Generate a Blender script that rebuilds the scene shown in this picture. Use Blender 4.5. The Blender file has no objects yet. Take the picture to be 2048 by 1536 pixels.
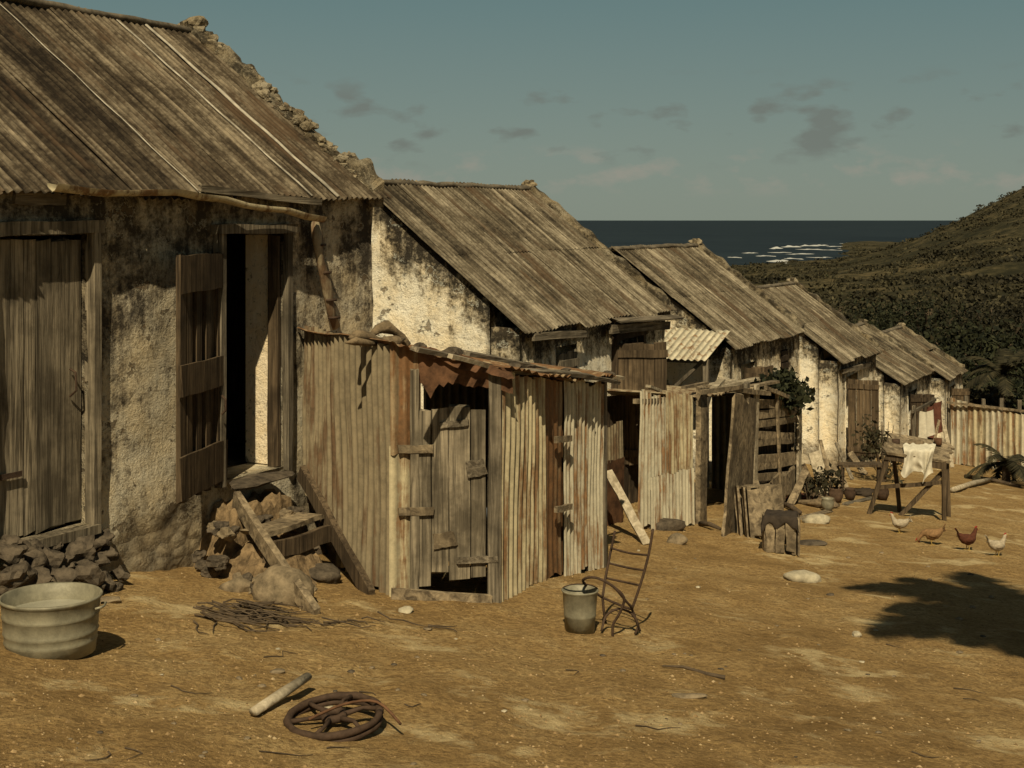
import bpy, bmesh, math, random
import numpy as np
from mathutils import Vector, Matrix, noise
random.seed(7); rng = np.random.default_rng(7)
C = bpy.context.scene.collection
F = 2844.44; CX = 1024.0; HY = 440.0
A0 = math.atan2(.8876, .4607)
DV = Vector((math.cos(A0), math.sin(A0), 0)); NB = Vector((-math.sin(A0), math.cos(A0), 0))
O = Vector((-3.086, 8.958, 0))
def V(*a): return Vector(a)
def P(s, t, h): return O + DV*s - NB*t + V(0, 0, h)
def ST(X, Y):
    r = V(X, Y, 0) - O
    return r.dot(DV), -r.dot(NB)
def gpl(s, t): return -2.35 - .115*s - .05*t
def sm(a, b, x):
    x = min(1, max(0, (x-a)/(b-a))); return x*x*(3-2*x)
PY = [-4000, 0, 50, 100, 200, 400, 700, 900, 1000, 1300, 60000]
PH = [-1.5, -1.9, -6.8, -9.6, -13.6, -19.5, -26, -29.3, -31.5, -38, -60]
HA = [.16, .20, .235, .265, .29, .34, .36, .42, .6, 1.5]
HH = [0, 1.0, 4, 10, 19, 38, 47, 70, 115, 150]
def Hf(X, Y):
    s, t = ST(X, Y)
    y = gpl(s, max(-12, min(20, t)))
    n = noise.noise(V(X*.5, Y*.5, 0))*.045 + noise.noise(V(X*1.7, Y*1.7, 5))*.024
    if Y < 25: n += noise.noise(V(X*5, Y*5, 9))*.014 + max(0, noise.noise(V(X*2.8, Y*2.8, 19)))*.03
    w = sm(36, 62, Y)
    if w > 0:
        b = float(np.interp(Y, PY, PH)); a = X/Y
        b += float(np.interp(a, HA, HH))*math.exp(-((Y-900)/(330 if Y < 900 else 300))**2)
        if Y > 850: b = max(b, -34+6.5*sm(.215, .25, a)*(1-sm(1700, 2300, Y)))
        b += noise.fractal(V(X/60, Y/60, 0), 1, 2, 4)*min(3, Y/90)
        if Y < 1000: b += sm(0, -200, X)*6
        y = y*(1-w) + b*w
    return y + n
def G(px, py):
    u = (px-CX)/F; v = (py-HY)/F; Y = 12.0
    for i in range(25):
        Y = .5*Y + .5*(-Hf(u*Y, Y)/v)
    return V(u*Y, Y, Hf(u*Y, Y))
def T(px, py, t):
    u = (px-CX)/F; Y = (6.866-t)/(.4607-.8876*u)
    s, tt = ST(u*Y, Y)
    return V(s, -t, -(py-HY)/F*Y)
def w2h(p):
    s, t = ST(p.x, p.y); return V(s, -t, p.z)
def at(px, py, Y): return V((px-CX)/F*Y, Y, -(py-HY)/F*Y)
def gs(s, t):
    p = P(s, t, 0); return Hf(p.x, p.y)

# ------------------------------------------------------------------ node helpers
class Mt:
    def __init__(s, name, rough=.9, spec=.2, metal=0):
        s.m = bpy.data.materials.new(name); s.m.use_nodes = True; s.nt = s.m.node_tree
        s.b = s.nt.nodes['Principled BSDF']; s.b.inputs['Roughness'].default_value = rough
        s.b.inputs['Specular IOR Level'].default_value = spec; s.b.inputs['Metallic'].default_value = metal
        s.tc = s.nt.nodes.new('ShaderNodeTexCoord'); s.obj = s.tc.outputs['Object']
        s.geo = s.nt.nodes.new('ShaderNodeNewGeometry'); s.isl = s.geo.outputs['Random Per Island']
        s.pos = s.geo.outputs['Position']
    def put(s, sock, v):
        if isinstance(v, bpy.types.NodeSocket): s.nt.links.new(v, sock)
        elif isinstance(v, (tuple, list)) and len(v) == 3 and sock.type == 'RGBA': sock.default_value = (*v, 1)
        else: sock.default_value = v
    def map(s, sc, vec=None):
        n = s.nt.nodes.new('ShaderNodeMapping'); s.put(n.inputs['Vector'], vec or s.obj)
        n.inputs['Scale'].default_value = sc; return n.outputs[0]
    def noise(s, scale, detail=5, rough=.6, vec=None, dist=0):
        n = s.nt.nodes.new('ShaderNodeTexNoise'); s.put(n.inputs['Vector'], vec or s.obj)
        n.inputs['Scale'].default_value = scale; n.inputs['Detail'].default_value = detail
        n.inputs['Roughness'].default_value = rough; n.inputs['Distortion'].default_value = dist
        return n.outputs['Fac']
    def voro(s, scale, vec=None, feat='F1'):
        n = s.nt.nodes.new('ShaderNodeTexVoronoi'); n.feature = feat; s.put(n.inputs['Vector'], vec or s.obj)
        n.inputs['Scale'].default_value = scale; return n.outputs['Distance']
    def ramp(s, fac, stops):
        n = s.nt.nodes.new('ShaderNodeValToRGB'); s.put(n.inputs[0], fac); cr = n.color_ramp
        while len(cr.elements) < len(stops): cr.elements.new(.5)
        for e, (p, c) in zip(cr.elements, stops):
            e.position = p; e.color = (*c, 1) if isinstance(c, tuple) else (c, c, c, 1)
        return n.outputs[0]
    def mix(s, f, a, b, mode='MIX'):
        n = s.nt.nodes.new('ShaderNodeMix'); n.data_type = 'RGBA'; n.blend_type = mode
        s.put(n.inputs[0], f); s.put(n.inputs[6], a); s.put(n.inputs[7], b); return n.outputs[2]
    def math(s, op, a, b=0, c=None):
        n = s.nt.nodes.new('ShaderNodeMath'); n.operation = op; s.put(n.inputs[0], a); s.put(n.inputs[1], b)
        if c is not None: s.put(n.inputs[2], c)
        return n.outputs[0]
    def attr(s, name):
        n = s.nt.nodes.new('ShaderNodeAttribute'); n.attribute_name = name; return n.outputs['Fac']
    def bump(s, h, strength=.5, dist=.02):
        n = s.nt.nodes.new('ShaderNodeBump'); s.put(n.inputs['Height'], h)
        n.inputs['Strength'].default_value = strength; n.inputs['Distance'].default_value = dist
        s.nt.links.new(n.outputs[0], s.b.inputs['Normal'])
    def col(s, c): s.put(s.b.inputs['Base Color'], c); return s

def plaster(name, cream, grey, dark, bias, stw=.95, basew=.85, chipw=.8, con=2.6):
    m = Mt(name, .95, .1)
    st = m.attr('st'); bs = m.attr('bs')
    n1 = m.noise(1.1, 9, .70, dist=.3); n2 = m.noise(6, 8, .76); strk = m.noise(1, 6, .6, m.map((9, 9, .9))); n4 = m.noise(22, 6, .75)
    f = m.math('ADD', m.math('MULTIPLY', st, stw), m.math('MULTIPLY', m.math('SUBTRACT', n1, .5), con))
    f = m.math('ADD', f, m.math('MULTIPLY', m.math('SUBTRACT', strk, .5), 1.2))
    f = m.math('ADD', f, m.math('MULTIPLY', m.math('SUBTRACT', n2, .5), 2.2))
    f = m.math('ADD', f, m.math('MULTIPLY', m.math('SUBTRACT', n4, .5), 1.5))
    f = m.math('ADD', f, bias)
    f = m.math('SUBTRACT', f, m.math('MULTIPLY', bs, .35))
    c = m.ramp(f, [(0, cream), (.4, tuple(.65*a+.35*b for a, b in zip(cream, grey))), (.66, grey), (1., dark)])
    tint = m.ramp(m.noise(2.6, 6, .7), [(.38, (1, .86, .64)), (.62, (1, 1, 1))])
    c = m.mix(.6, c, tint, 'MULTIPLY')
    cn = m.noise(3.3, 9, .68, m.map((1, 1, 1.3)))
    chip = m.ramp(cn, [(.60, 0.), (.615, 1.)]); edge = m.ramp(cn, [(.575, 0.), (.592, 1.), (.602, 0.)])
    c = m.mix(m.math('MULTIPLY', edge, .6), c, tuple(min(.8, a*1.1) for a in cream))
    c = m.mix(m.math('MULTIPLY', chip, chipw), c, m.ramp(n2, [(.35, (.06, .043, .027)), (.65, (.21, .155, .092))]))
    pit = m.ramp(n4, [(.36, 1.), (.43, 0.)])
    c = m.mix(m.math('MULTIPLY', pit, .65), c, (.04, .034, .024))
    base = m.ramp(m.math('ADD', bs, m.math('MULTIPLY', m.math('SUBTRACT', n1, .5), 1.0)), [(.45, 0.), (.7, 1.)])
    vv = m.voro(6, m.map((1, 1, 1.5)))
    rub = m.mix(m.ramp(m.noise(16, 5, .7), [(.35, 0.), (.65, 1.)]), (.13, .098, .058), m.ramp(vv, [(.1, (.38, .31, .19)), (.5, (.25, .19, .11)), (.75, (.06, .045, .027))]))
    c = m.mix(m.math('MULTIPLY', base, basew), c, rub)
    m.col(c)
    h = m.math('ADD', m.noise(9, 8, .72), m.math('MULTIPLY', chip, -.6))
    h = m.math('ADD', h, m.math('MULTIPLY', m.noise(60, 3), .25))
    h = m.math('SUBTRACT', h, m.math('MULTIPLY', m.math('MULTIPLY', vv, base), 1.6))
    m.bump(h, .9, .04)
    return m.m
def wood(name, lo, hi, axis='z', rough=.9):
    m = Mt(name, rough, .15)
    sc = {'z': (34, 34, 1.6), 'x': (1.6, 34, 34), 'n': (14, 14, 14)}[axis]
    g = m.noise(1, 7, .65, m.map(sc), .6); g2 = m.noise(2.2, 6, .65)
    mid = tuple((a+b)/2 for a, b in zip(lo, hi))
    c = m.ramp(g, [(.36, lo), (.5, mid), (.64, hi)])
    c = m.mix(1, c, m.ramp(m.isl, [(0, .6), (1, 1.15)]), 'MULTIPLY')
    c = m.mix(m.ramp(g2, [(.45, 0.), (.64, .75)]), c, tuple(a*.7 for a in lo))
    m.col(c); m.bump(g, .9, .014); return m.m
def tin(name, base, rustamt=.5, dark=.5, rough=.7, col2=(.17, .098, .05), rib_shade=.45):
    m = Mt(name, rough, .22, .0)
    s1 = m.noise(1, 6, .68, m.map((9, 9, .6))); n1 = m.noise(2.1, 7, .7); n2 = m.noise(10, 6, .75); s3 = m.noise(1, 5, .65, m.map((3, 3, .45)))
    r = m.math('ADD', m.math('MULTIPLY', s1, .75), m.math('MULTIPLY', n1, .45))
    r = m.math('ADD', r, m.math('MULTIPLY', m.math('SUBTRACT', m.isl, .5), .12))
    rf = m.ramp(r, [(.74-.28*rustamt, 0.), (.82-.28*rustamt, 1.)])
    c = m.mix(m.ramp(n2, [(.38, 0.), (.62, .85)]), base, tuple(a*dark for a in base))
    c = m.mix(m.ramp(s1, [(.52, 0.), (.66, .7)]), c, (.085, .062, .038))
    c = m.mix(m.ramp(s3, [(.54, 0.), (.66, .55)]), c, tuple(a*1.25 for a in base))
    c = m.mix(1, c, m.ramp(m.isl, [(0, .8), (1, 1.1)]), 'MULTIPLY')
    c = m.mix(1, c, m.ramp(m.attr('st'), [(0, 1.08), (.5, .9), (1, rib_shade)]), 'MULTIPLY')  # painted shade: colour darkened in the corrugation valleys so the ribs read
    c = m.mix(m.math('MULTIPLY', rf, .85), c, m.ramp(n2, [(.36, tuple(a*.35 for a in col2)), (.64, col2)]))
    m.col(c); m.bump(m.math('ADD', n2, n1), .3, .01); return m.m
def roofm(name, lo, mid, hi):
    m = Mt(name, .9, .12)
    s1 = m.noise(1, 6, .66, m.map((16, .4, .4))); s2 = m.noise(1, 4, .6, m.map((2.6, .3, .3)))
    n1 = m.noise(1.3, 8, .72); n2 = m.noise(20, 5, .75); n3 = m.noise(4, 7, .75)
    f = m.math('ADD', m.math('MULTIPLY', m.math('SUBTRACT', s1, .5), 1.6), m.math('MULTIPLY', m.math('SUBTRACT', s2, .5), 1.0))
    f = m.math('ADD', f, m.math('MULTIPLY', m.math('SUBTRACT', n1, .5), 1.2))
    f = m.math('ADD', f, m.math('MULTIPLY', m.math('SUBTRACT', m.isl, .5), .2))
    f = m.math('ADD', f, m.math('MULTIPLY', m.math('SUBTRACT', n2, .5), .9))
    f = m.math('ADD', f, m.math('MULTIPLY', m.math('SUBTRACT', n3, .5), 1.1))
    f = m.math('ADD', f, .5)
    c = m.ramp(f, [(.15, lo), (.5, mid), (.8, hi), (1., tuple(a*1.5 for a in hi))])
    c = m.mix(m.ramp(m.noise(.9, 6, .7, m.map((3, .7, .7))), [(.53, 0.), (.63, .7)]), c, (.075, .046, .024))
    rib_shade = m.ramp(m.math('ADD', m.attr('st'), m.math('MULTIPLY', m.math('SUBTRACT', n3, .5), 1.0)), [(0, 1.15), (.5, .90), (1, .38)])  # valley shade painted into the roof colour, broken up by noise
    c = m.mix(1, c, rib_shade, 'MULTIPLY')
    m.col(c); m.bump(n2, .3, .01); return m.m
def simple(name, c, rough=.9, var=.5, scale=8, spec=.2, metal=0, bump=.3, c2=None):
    m = Mt(name, rough, spec, metal)
    n = m.noise(scale, 7, .7)
    m.col(m.ramp(n, [(.34, c2 or tuple(a*var for a in c)), (.62, c)]))
    if bump: m.bump(n, bump, .02)
    return m.m
def leafm(name, lo, hi):
    m = Mt(name, .75, .15)
    n = m.noise(.6, 3, .6, m.pos); n3 = m.noise(.03, 4, .6, m.pos)
    c = m.ramp(m.isl, [(0, lo), (1, hi)])
    c = m.mix(1, c, m.ramp(n, [(.3, .5), (.7, 1.25)]), 'MULTIPLY')
    c = m.mix(1, c, m.ramp(n3, [(.38, .6), (.62, 1.3)]), 'MULTIPLY')
    m.col(c); return m.m

M = {}
M['pl1'] = plaster('weathered_plaster_near', (.58, .52, .38), (.235, .205, .148), (.055, .047, .035), .40, .40, .7, .8, 2.7)
M['pl2'] = plaster('limewash_bright', (.82, .76, .60), (.28, .245, .175), (.038, .033, .025), -.26, 1.2, .7, .75, 2.9)
M['plr'] = plaster('plaster_reveal', (.76, .67, .50), (.45, .38, .26), (.10, .08, .05), -.25, .2, .2, .6, 2)
M['cop'] = plaster('coping_plaster', (.30, .26, .18), (.16, .135, .09), (.045, .038, .026), .25)
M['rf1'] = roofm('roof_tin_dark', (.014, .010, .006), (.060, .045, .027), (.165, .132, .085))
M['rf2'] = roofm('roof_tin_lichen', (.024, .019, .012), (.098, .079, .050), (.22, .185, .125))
M['cap'] = simple('ridge_cement', (.17, .14, .095), .95, .3, 7)
M['seam'] = simple('pale_seam', (.45, .40, .30), .9, .4, 5)
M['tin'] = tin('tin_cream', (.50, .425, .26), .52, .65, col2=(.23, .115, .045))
M['tinb'] = tin('tin_brown', (.30, .24, .145), .50, .6, rib_shade=.32, col2=(.16, .092, .046))
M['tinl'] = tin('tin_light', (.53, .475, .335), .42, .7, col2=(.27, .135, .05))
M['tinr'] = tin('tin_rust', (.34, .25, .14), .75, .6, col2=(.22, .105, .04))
M['rust'] = simple('rust_iron', (.15, .075, .036), .85, .22, 7)
M['wg'] = wood('wood_grey_v', (.055, .045, .03), (.27, .225, .155))
M['wgl'] = wood('wood_grey_light', (.075, .061, .040), (.35, .29, .195))
M['wgx'] = wood('wood_grey_x', (.065, .052, .034), (.29, .24, .165), 'x')
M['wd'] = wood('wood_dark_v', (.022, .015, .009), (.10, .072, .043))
M['wb'] = wood('wood_brown_v', (.040, .028, .016), (.155, .11, .063))
M['wn'] = wood('wood_rough', (.09, .068, .042), (.36, .28, .17), 'n')
M['wl'] = wood('wood_pale', (.24, .195, .125), (.54, .46, .32), 'n')
M['sd'] = simple('stone_dark', (.115, .09, .060), .95, .22, 9, bump=1)
M['sm'] = simple('stone_tan', (.26, .20, .12), .95, .32, 9, bump=1)
M['sp'] = simple('stone_pale', (.46, .40, .27), .95, .5, 9, bump=.9)
M['galv'] = simple('galvanised', (.28, .255, .17), .55, .5, 7, .4, .2)
M['water'] = simple('soapy_water', (.30, .285, .21), .2, .8, 5, .5)
M['iron'] = simple('iron_rod', (.07, .043, .026), .8, .5, 20)
M['cloth'] = simple('white_cloth', (.60, .55, .42), .9, .75, 10)
M['rcloth'] = simple('red_brown_cloth', (.13, .05, .03), .9, .5, 12)
M['sack'] = simple('sackcloth', (.22, .16, .09), .95, .4, 18, bump=.8)
M['clay'] = simple('clay_pot', (.12, .075, .045), .85, .4, 9)
M['dcloth'] = simple('dark_cloth', (.05, .037, .025), .95, .5, 12)
M['fw'] = simple('feather_white', (.42, .35, .24), .9, .55, 30)
M['fb'] = simple('feather_brown', (.26, .15, .065), .9, .5, 30)
M['fr'] = simple('feather_red', (.10, .035, .018), .9, .5, 30)
M['comb'] = simple('comb_red', (.30, .03, .02), .7, .8, 30)
M['leg'] = simple('bird_leg', (.40, .27, .08), .8, .8, 30)
M['lfd'] = leafm('leaf_dark', (.010, .013, .006), (.042, .044, .018))
M['lfm'] = leafm('leaf_scrub', (.017, .016, .008), (.064, .054, .026))
M['bark'] = simple('bark', (.10, .072, .044), .95, .4, 9)
M['foam'] = simple('foam', (.50, .50, .46), .9, .8, .01, bump=0)
M['blue'] = simple('bottle_blue', (.5, .55, .6), .4, .6, 8)
M['earth'] = simple('packed_earth', (.27, .185, .095), .97, .3, 11, bump=1.2)

m = Mt('dirt_and_scrub', .97, .06)
n1 = m.noise(.4, 9, .68, m.pos); n2 = m.noise(2.4, 9, .72, m.pos); n3 = m.noise(30, 6, .75, m.pos); n4 = m.noise(.9, 7, .62, m.map((1, 1.7, 1), m.pos)); n5 = m.noise(9, 7, .7, m.pos)
f = m.math('ADD', m.math('MULTIPLY', n1, .45), m.math('MULTIPLY', n2, .4)); f = m.math('ADD', f, m.math('MULTIPLY', n5, .15))
c = m.ramp(f, [(.38, (.225, .137, .050)), (.5, (.41, .268, .108)), (.61, (.54, .385, .175))])
c = m.mix(m.ramp(n3, [(.42, .65), (.55, 0.)]), c, (.17, .104, .042))
c = m.mix(m.ramp(n5, [(.53, 0.), (.64, .6)]), c, (.20, .125, .052))
pale = m.math('MULTIPLY', m.ramp(n4, [(.55, 0.), (.62, 1.)]), m.ramp(n2, [(.45, 0.), (.57, .85)]))
c = m.mix(pale, c, (.60, .47, .25))
veg = m.attr('st')
vn = m.noise(.025, 8, .75, m.pos); vn2 = m.noise(.2, 6, .7, m.pos)
vc = m.ramp(m.math('ADD', m.math('MULTIPLY', vn, .6), m.math('MULTIPLY', vn2, .4)), [(.40, (.020, .019, .010)), (.5, (.040, .035, .017)), (.62, (.10, .078, .038))])
c = m.mix(veg, c, vc); m.col(c)
h = m.math('ADD', m.math('MULTIPLY', n2, 1.4), m.math('MULTIPLY', n3, .5)); h = m.math('ADD', h, m.math('MULTIPLY', n5, .8))
m.bump(h, 1., .06); M['ground'] = m.m
m = Mt('sea_water', .6, .08)
n = m.noise(.004, 6, .7, m.map((.6, 1.6, 1), m.pos)); nn = m.noise(.03, 6, .7, m.map((.5, 1.2, 1), m.pos))
c = m.ramp(m.math('ADD', m.math('MULTIPLY', n, .6), m.math('MULTIPLY', nn, .4)), [(.38, (.007, .011, .014)), (.62, (.018, .026, .030))])
m.col(c); M['sea'] = m.m
m_ = Mt('gravel_mix', .95, .1); m_.col(m_.ramp(m_.isl, [(0, (.11, .072, .032)), (.8, (.32, .215, .10)), (1, (.42, .32, .18))])); M['gravel'] = m_.m

# ------------------------------------------------------------------ mesh helpers
class MB:
    def __init__(s): s.v = []; s.f = []; s.st = []; s.bs = []
    def add(s, vs, fs, st=0, bs=0):
        o = len(s.v); s.v += [Vector(x) for x in vs]; s.f += [tuple(i+o for i in f) for f in fs]
        s.st += [st]*len(vs) if not isinstance(st, list) else st
        s.bs += [bs]*len(vs) if not isinstance(bs, list) else bs
    def obox(s, c, a, b, e):
        c, a, b, e = map(Vector, (c, a, b, e))
        vs = [c+a*i+b*j+e*k for i in (-1, 1) for j in (-1, 1) for k in (-1, 1)]
        s.add(vs, [(0, 1, 3, 2), (4, 6, 7, 5), (0, 4, 5, 1), (2, 3, 7, 6), (0, 2, 6, 4), (1, 5, 7, 3)])
    def beam(s, p0, p1, w, th, side=None, taper=1, bend=0, n=6, wob=1):
        p0 = Vector(p0); p1 = Vector(p1); ax = (p1-p0); L = ax.length; ax.normalize()
        sd = Vector(side) if side else V(0, 0, 1) if abs(ax.z) < .9 else V(1, 0, 0)
        sd = (sd - ax*sd.dot(ax)).normalized(); up = ax.cross(sd)
        sdd = random.random()*50; vs = []
        for i in range(n+1):
            k = i/n; c = p0+ax*(L*k) + sd*(noise.noise(V(k*2.5, sdd, 0))*w*.14*wob) + up*(bend*math.sin(k*math.pi))
            ww = w*(1+(taper-1)*k)*(1+.16*wob*noise.noise(V(k*4, sdd, 3))); tt = th*(1+.15*noise.noise(V(k*4, sdd, 6)))
            for a, b in ((-1, -1), (1, -1), (1, 1), (-1, 1)):
                e = ax*(random.uniform(-.3, .3)*w) if i in (0, n) else V(0, 0, 0)
                vs.append(c+sd*(a*ww/2)+up*(b*tt/2)+e*.5)
        fs = [(3, 2, 1, 0), (n*4, n*4+1, n*4+2, n*4+3)]
        for i in range(n):
            for q in range(4):
                fs.append((i*4+q, i*4+(q+1) % 4, i*4+4+(q+1) % 4, i*4+4+q))
        s.add(vs, fs)
    def tube(s, pts, rad, n=8, squash=1, lump=0):
        pts = [Vector(p) for p in pts]; vs = []; fs = []
        if not isinstance(rad, (list, tuple)): rad = [rad]*len(pts)
        ref = V(0, 0, 1); tot = (pts[-1]-pts[0]).normalized()
        if abs(tot.z) > .8: ref = V(0, 1, 0)
        for i, p in enumerate(pts):
            a = (pts[min(i+1, len(pts)-1)]-pts[max(i-1, 0)]).normalized()
            x = a.cross(ref)
            if x.length < 1e-3: x = a.cross(V(1, 0, 0))
            x.normalize(); y = x.cross(a)
            for k in range(n):
                an = 2*math.pi*k/n; r = rad[i]
                q = x*math.cos(an)*r + y*math.sin(an)*r*squash
                if lump: q *= 1+lump*noise.noise((p+q)*14)
                vs.append(p+q)
        for i in range(len(pts)-1):
            for k in range(n): fs.append((i*n+k, i*n+(k+1) % n, (i+1)*n+(k+1) % n, (i+1)*n+k))
        fs.append(tuple(range(n))[::-1]); fs.append(tuple((len(pts)-1)*n+k for k in range(n)))
        s.add(vs, fs)
    def corr(s, p00, p10, p11, p01, period=.076, amp=.009, rag=0, warp=.02, nv=10, seed=0, samp=6, dent=0):
        p00, p10, p11, p01 = map(Vector, (p00, p10, p11, p01))
        W = ((p10-p00).length+(p11-p01).length)/2; H = ((p01-p00).length+(p11-p10).length)/2
        nrm = (p10-p00).cross(p01-p00).normalized()
        nu = max(2, int(W/period*samp)) if amp > 0 else max(6, int(W/.03)); vs = []; fs = []; st = []
        for j in range(nv+1):
            for i in range(nu+1):
                u = i/nu; v = j/nv; vv = v
                if rag and j == 0: vv = rag/H*(noise.noise(V(u*W*5, seed, 1)) + .6*noise.noise(V(u*W*17, seed, 2)))
                if rag and j == nv: vv = 1+.6*rag/H*(noise.noise(V(u*W*4, seed, 7))+.5*noise.noise(V(u*W*15, seed, 8)))
                ph = 2*math.pi*u*W/period + dent*2*noise.noise(V(u*W*2, v*H*.5, seed*1.7)); sn = math.sin(ph)
                am = amp*(1-dent*max(0, noise.noise(V(u*W*3, v*H*2, seed*4.1))))
                p = p00.lerp(p10, u).lerp(p01.lerp(p11, u), vv)
                p = p + nrm*(am*sn + warp*noise.noise(V(u*W*1.3, v*H*.8, seed*3.1)) + warp*.25*noise.noise(V(u*W*4, v*H*2, seed*3.1)))
                vs.append(p); st.append(.5-.5*sn if amp > 0.002 else .3)  # valley mask for the shade painted into tin and roof colours
        for j in range(nv):
            for i in range(nu):
                a = j*(nu+1)+i; fs.append((a, a+1, a+nu+2, a+nu+1))
        s.add(vs, fs, st)
    def lathe(s, c, prof, n=40):
        c = Vector(c); vs = []; fs = []
        for r, z in prof:
            for k in range(n): vs.append(c+V(r*math.cos(2*math.pi*k/n), r*math.sin(2*math.pi*k/n), z))
        for i in range(len(prof)-1):
            for k in range(n): fs.append((i*n+k, i*n+(k+1) % n, (i+1)*n+(k+1) % n, (i+1)*n+k))
        s.add(vs, fs)
    def rock(s, c, r, sq=(1, 1, .7), seed=0, sub=3, rough=.28, cut=0):
        bm = bmesh.new(); bmesh.ops.create_icosphere(bm, subdivisions=sub, radius=1)
        c = Vector(c); vs = []; rd = random.Random(seed*13+1)
        cuts = [(V(rd.gauss(0, 1), rd.gauss(0, 1), rd.gauss(0, 1)).normalized(), rd.uniform(.55, .85)) for _ in range(cut)]
        for v in bm.verts:
            q = v.co.copy()
            for d_, m_ in cuts:
                k_ = q.dot(d_)
                if k_ > m_: q -= d_*(k_-m_)
            k = 1+rough*1.2*noise.noise(q*1.1+V(seed*7.3, 0, 0))+rough*.6*noise.noise(q*2.6+V(0, seed*3.7, 0))+rough*.3*noise.noise(q*7+V(0, 0, seed))
            q *= k; vs.append(c+V(q.x*r*sq[0], q.y*r*sq[1], q.z*r*sq[2]))
        s.add(vs, [tuple(v.index for v in f.verts) for f in bm.faces]); bm.free()
    def leaves(s, c, rad, n, size, seed=0, nc=None):
        r = np.random.default_rng(seed); c = np.array(c); rad = np.array(rad)
        nc = nc or max(5, n//45)
        cc = r.normal(size=(nc, 3)); cc /= np.linalg.norm(cc, axis=1)[:, None]; cc *= (r.uniform(.25, 1, (nc, 1)))**.5*.78
        cc[:, 2] = np.where(cc[:, 2] < -.55, -cc[:, 2]*.3, cc[:, 2])
        idx = r.integers(0, nc, n); p = cc[idx]+r.normal(size=(n, 3))*(.17*r.uniform(.6, 1.5, nc)[idx][:, None])
        p = c+p*rad
        a = r.normal(size=(n, 3)); a /= np.linalg.norm(a, axis=1)[:, None]
        b = np.cross(a, r.normal(size=(n, 3))); b /= np.linalg.norm(b, axis=1)[:, None]
        z = size*r.uniform(.6, 1.4, (n, 1))
        q = np.stack([p-a*z, p-b*z*.5, p+a*z, p+b*z*.5], 1).reshape(-1, 3)
        s.add([Vector(x) for x in q.tolist()], [(4*i, 4*i+1, 4*i+2, 4*i+3) for i in range(n)])

ORG = {}
def tag(o, label=None, cat=None, group=None, kind=None):
    if label: o['label'] = label
    if cat: o['category'] = cat
    if group: o['group'] = group
    if kind: o['kind'] = kind
    return o
def mesh(mb, name, mat, org, smooth):
    me = bpy.data.meshes.new(name); o = Vector(org)
    me.from_pydata([tuple(v-o) for v in mb.v], [], mb.f); me.materials.append(M[mat])
    if any(mb.st): me.attributes.new('st', 'FLOAT', 'POINT').data.foreach_set('value', mb.st)
    if any(mb.bs): me.attributes.new('bs', 'FLOAT', 'POINT').data.foreach_set('value', mb.bs)
    if smooth: me.polygons.foreach_set('use_smooth', [True]*len(me.polygons))
    me.update(); return me
def thing(name, label, cat, org, frame='w', group=None):
    o = bpy.data.objects.new(name, None); C.objects.link(o); o.empty_display_size = .2
    org = Vector(org); ORG[o.name] = org
    if frame == 'h': o.location = P(org.x, -org.y, org.z); o.rotation_euler = (0, 0, A0)
    else: o.location = org
    return tag(o, label, cat, group)
def part(mb, name, mat, parent, smooth=False, label=None):
    org = ORG[parent.name]; me = mesh(mb, name, mat, org, smooth)
    o = bpy.data.objects.new(name, me); C.objects.link(o); o.parent = parent; ORG[o.name] = org
    if label: o['label'] = label
    return o
def solo(mb, name, mat, label, cat, org, frame='w', group=None, smooth=False, kind=None):
    org = Vector(org); me = mesh(mb, name, mat, org, smooth)
    o = bpy.data.objects.new(name, me); C.objects.link(o)
    if frame == 'h': o.location = P(org.x, -org.y, org.z); o.rotation_euler = (0, 0, A0)
    else: o.location = org
    ORG[o.name] = org
    return tag(o, label, cat, group, kind)
def bpart(parent, name, mat, *a, **k):
    mb = MB(); mb.beam(*a, **k); return part(mb, name, mat, parent)

# ------------------------------------------------------------------ ground, sea
mb = MB()
angs = np.concatenate([np.linspace(-math.pi*.75, -.5, 26)[:-1], np.linspace(-.5, .5, 320), np.linspace(.5, math.pi*.75, 26)[1:]])
rs = np.concatenate([np.linspace(.3, 5.5, 12)[:-1], np.geomspace(5.5, 45, 260)[:-1], np.geomspace(45, 1500, 130)[:-1], np.geomspace(1500, 9000, 20)])
vs = []; stv = []
for r in rs:
    for a in angs:
        X = r*math.sin(a); Y = r*math.cos(a); h = Hf(X, Y)
        vs.append(V(X, Y, h)); s, t = ST(X, Y)
        stv.append(max(sm(34, 44, Y+1.2*noise.noise(V(X*.3, Y*.3, 0))*4), sm(-4.6, -6, t)*sm(5, 12, s)))
na = len(angs); fs = [(j*na+i, (j+1)*na+i, (j+1)*na+i+1, j*na+i+1) for j in range(len(rs)-1) for i in range(na-1)]
mb.add(vs, fs, stv)
solo(mb, 'ground', 'ground', None, None, (0, 0, 0), smooth=True, kind='structure')
mb = MB(); mb.add([(-60000, 300, -30), (60000, 300, -30), (60000, 90000, -30), (-60000, 90000, -30)], [(0, 1, 2, 3)])
sea = solo(mb, 'sea', 'sea', None, None, (0, 0, -30), kind='structure')
ORG[sea.name] = V(0, 0, -30)
mb = MB()
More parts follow.
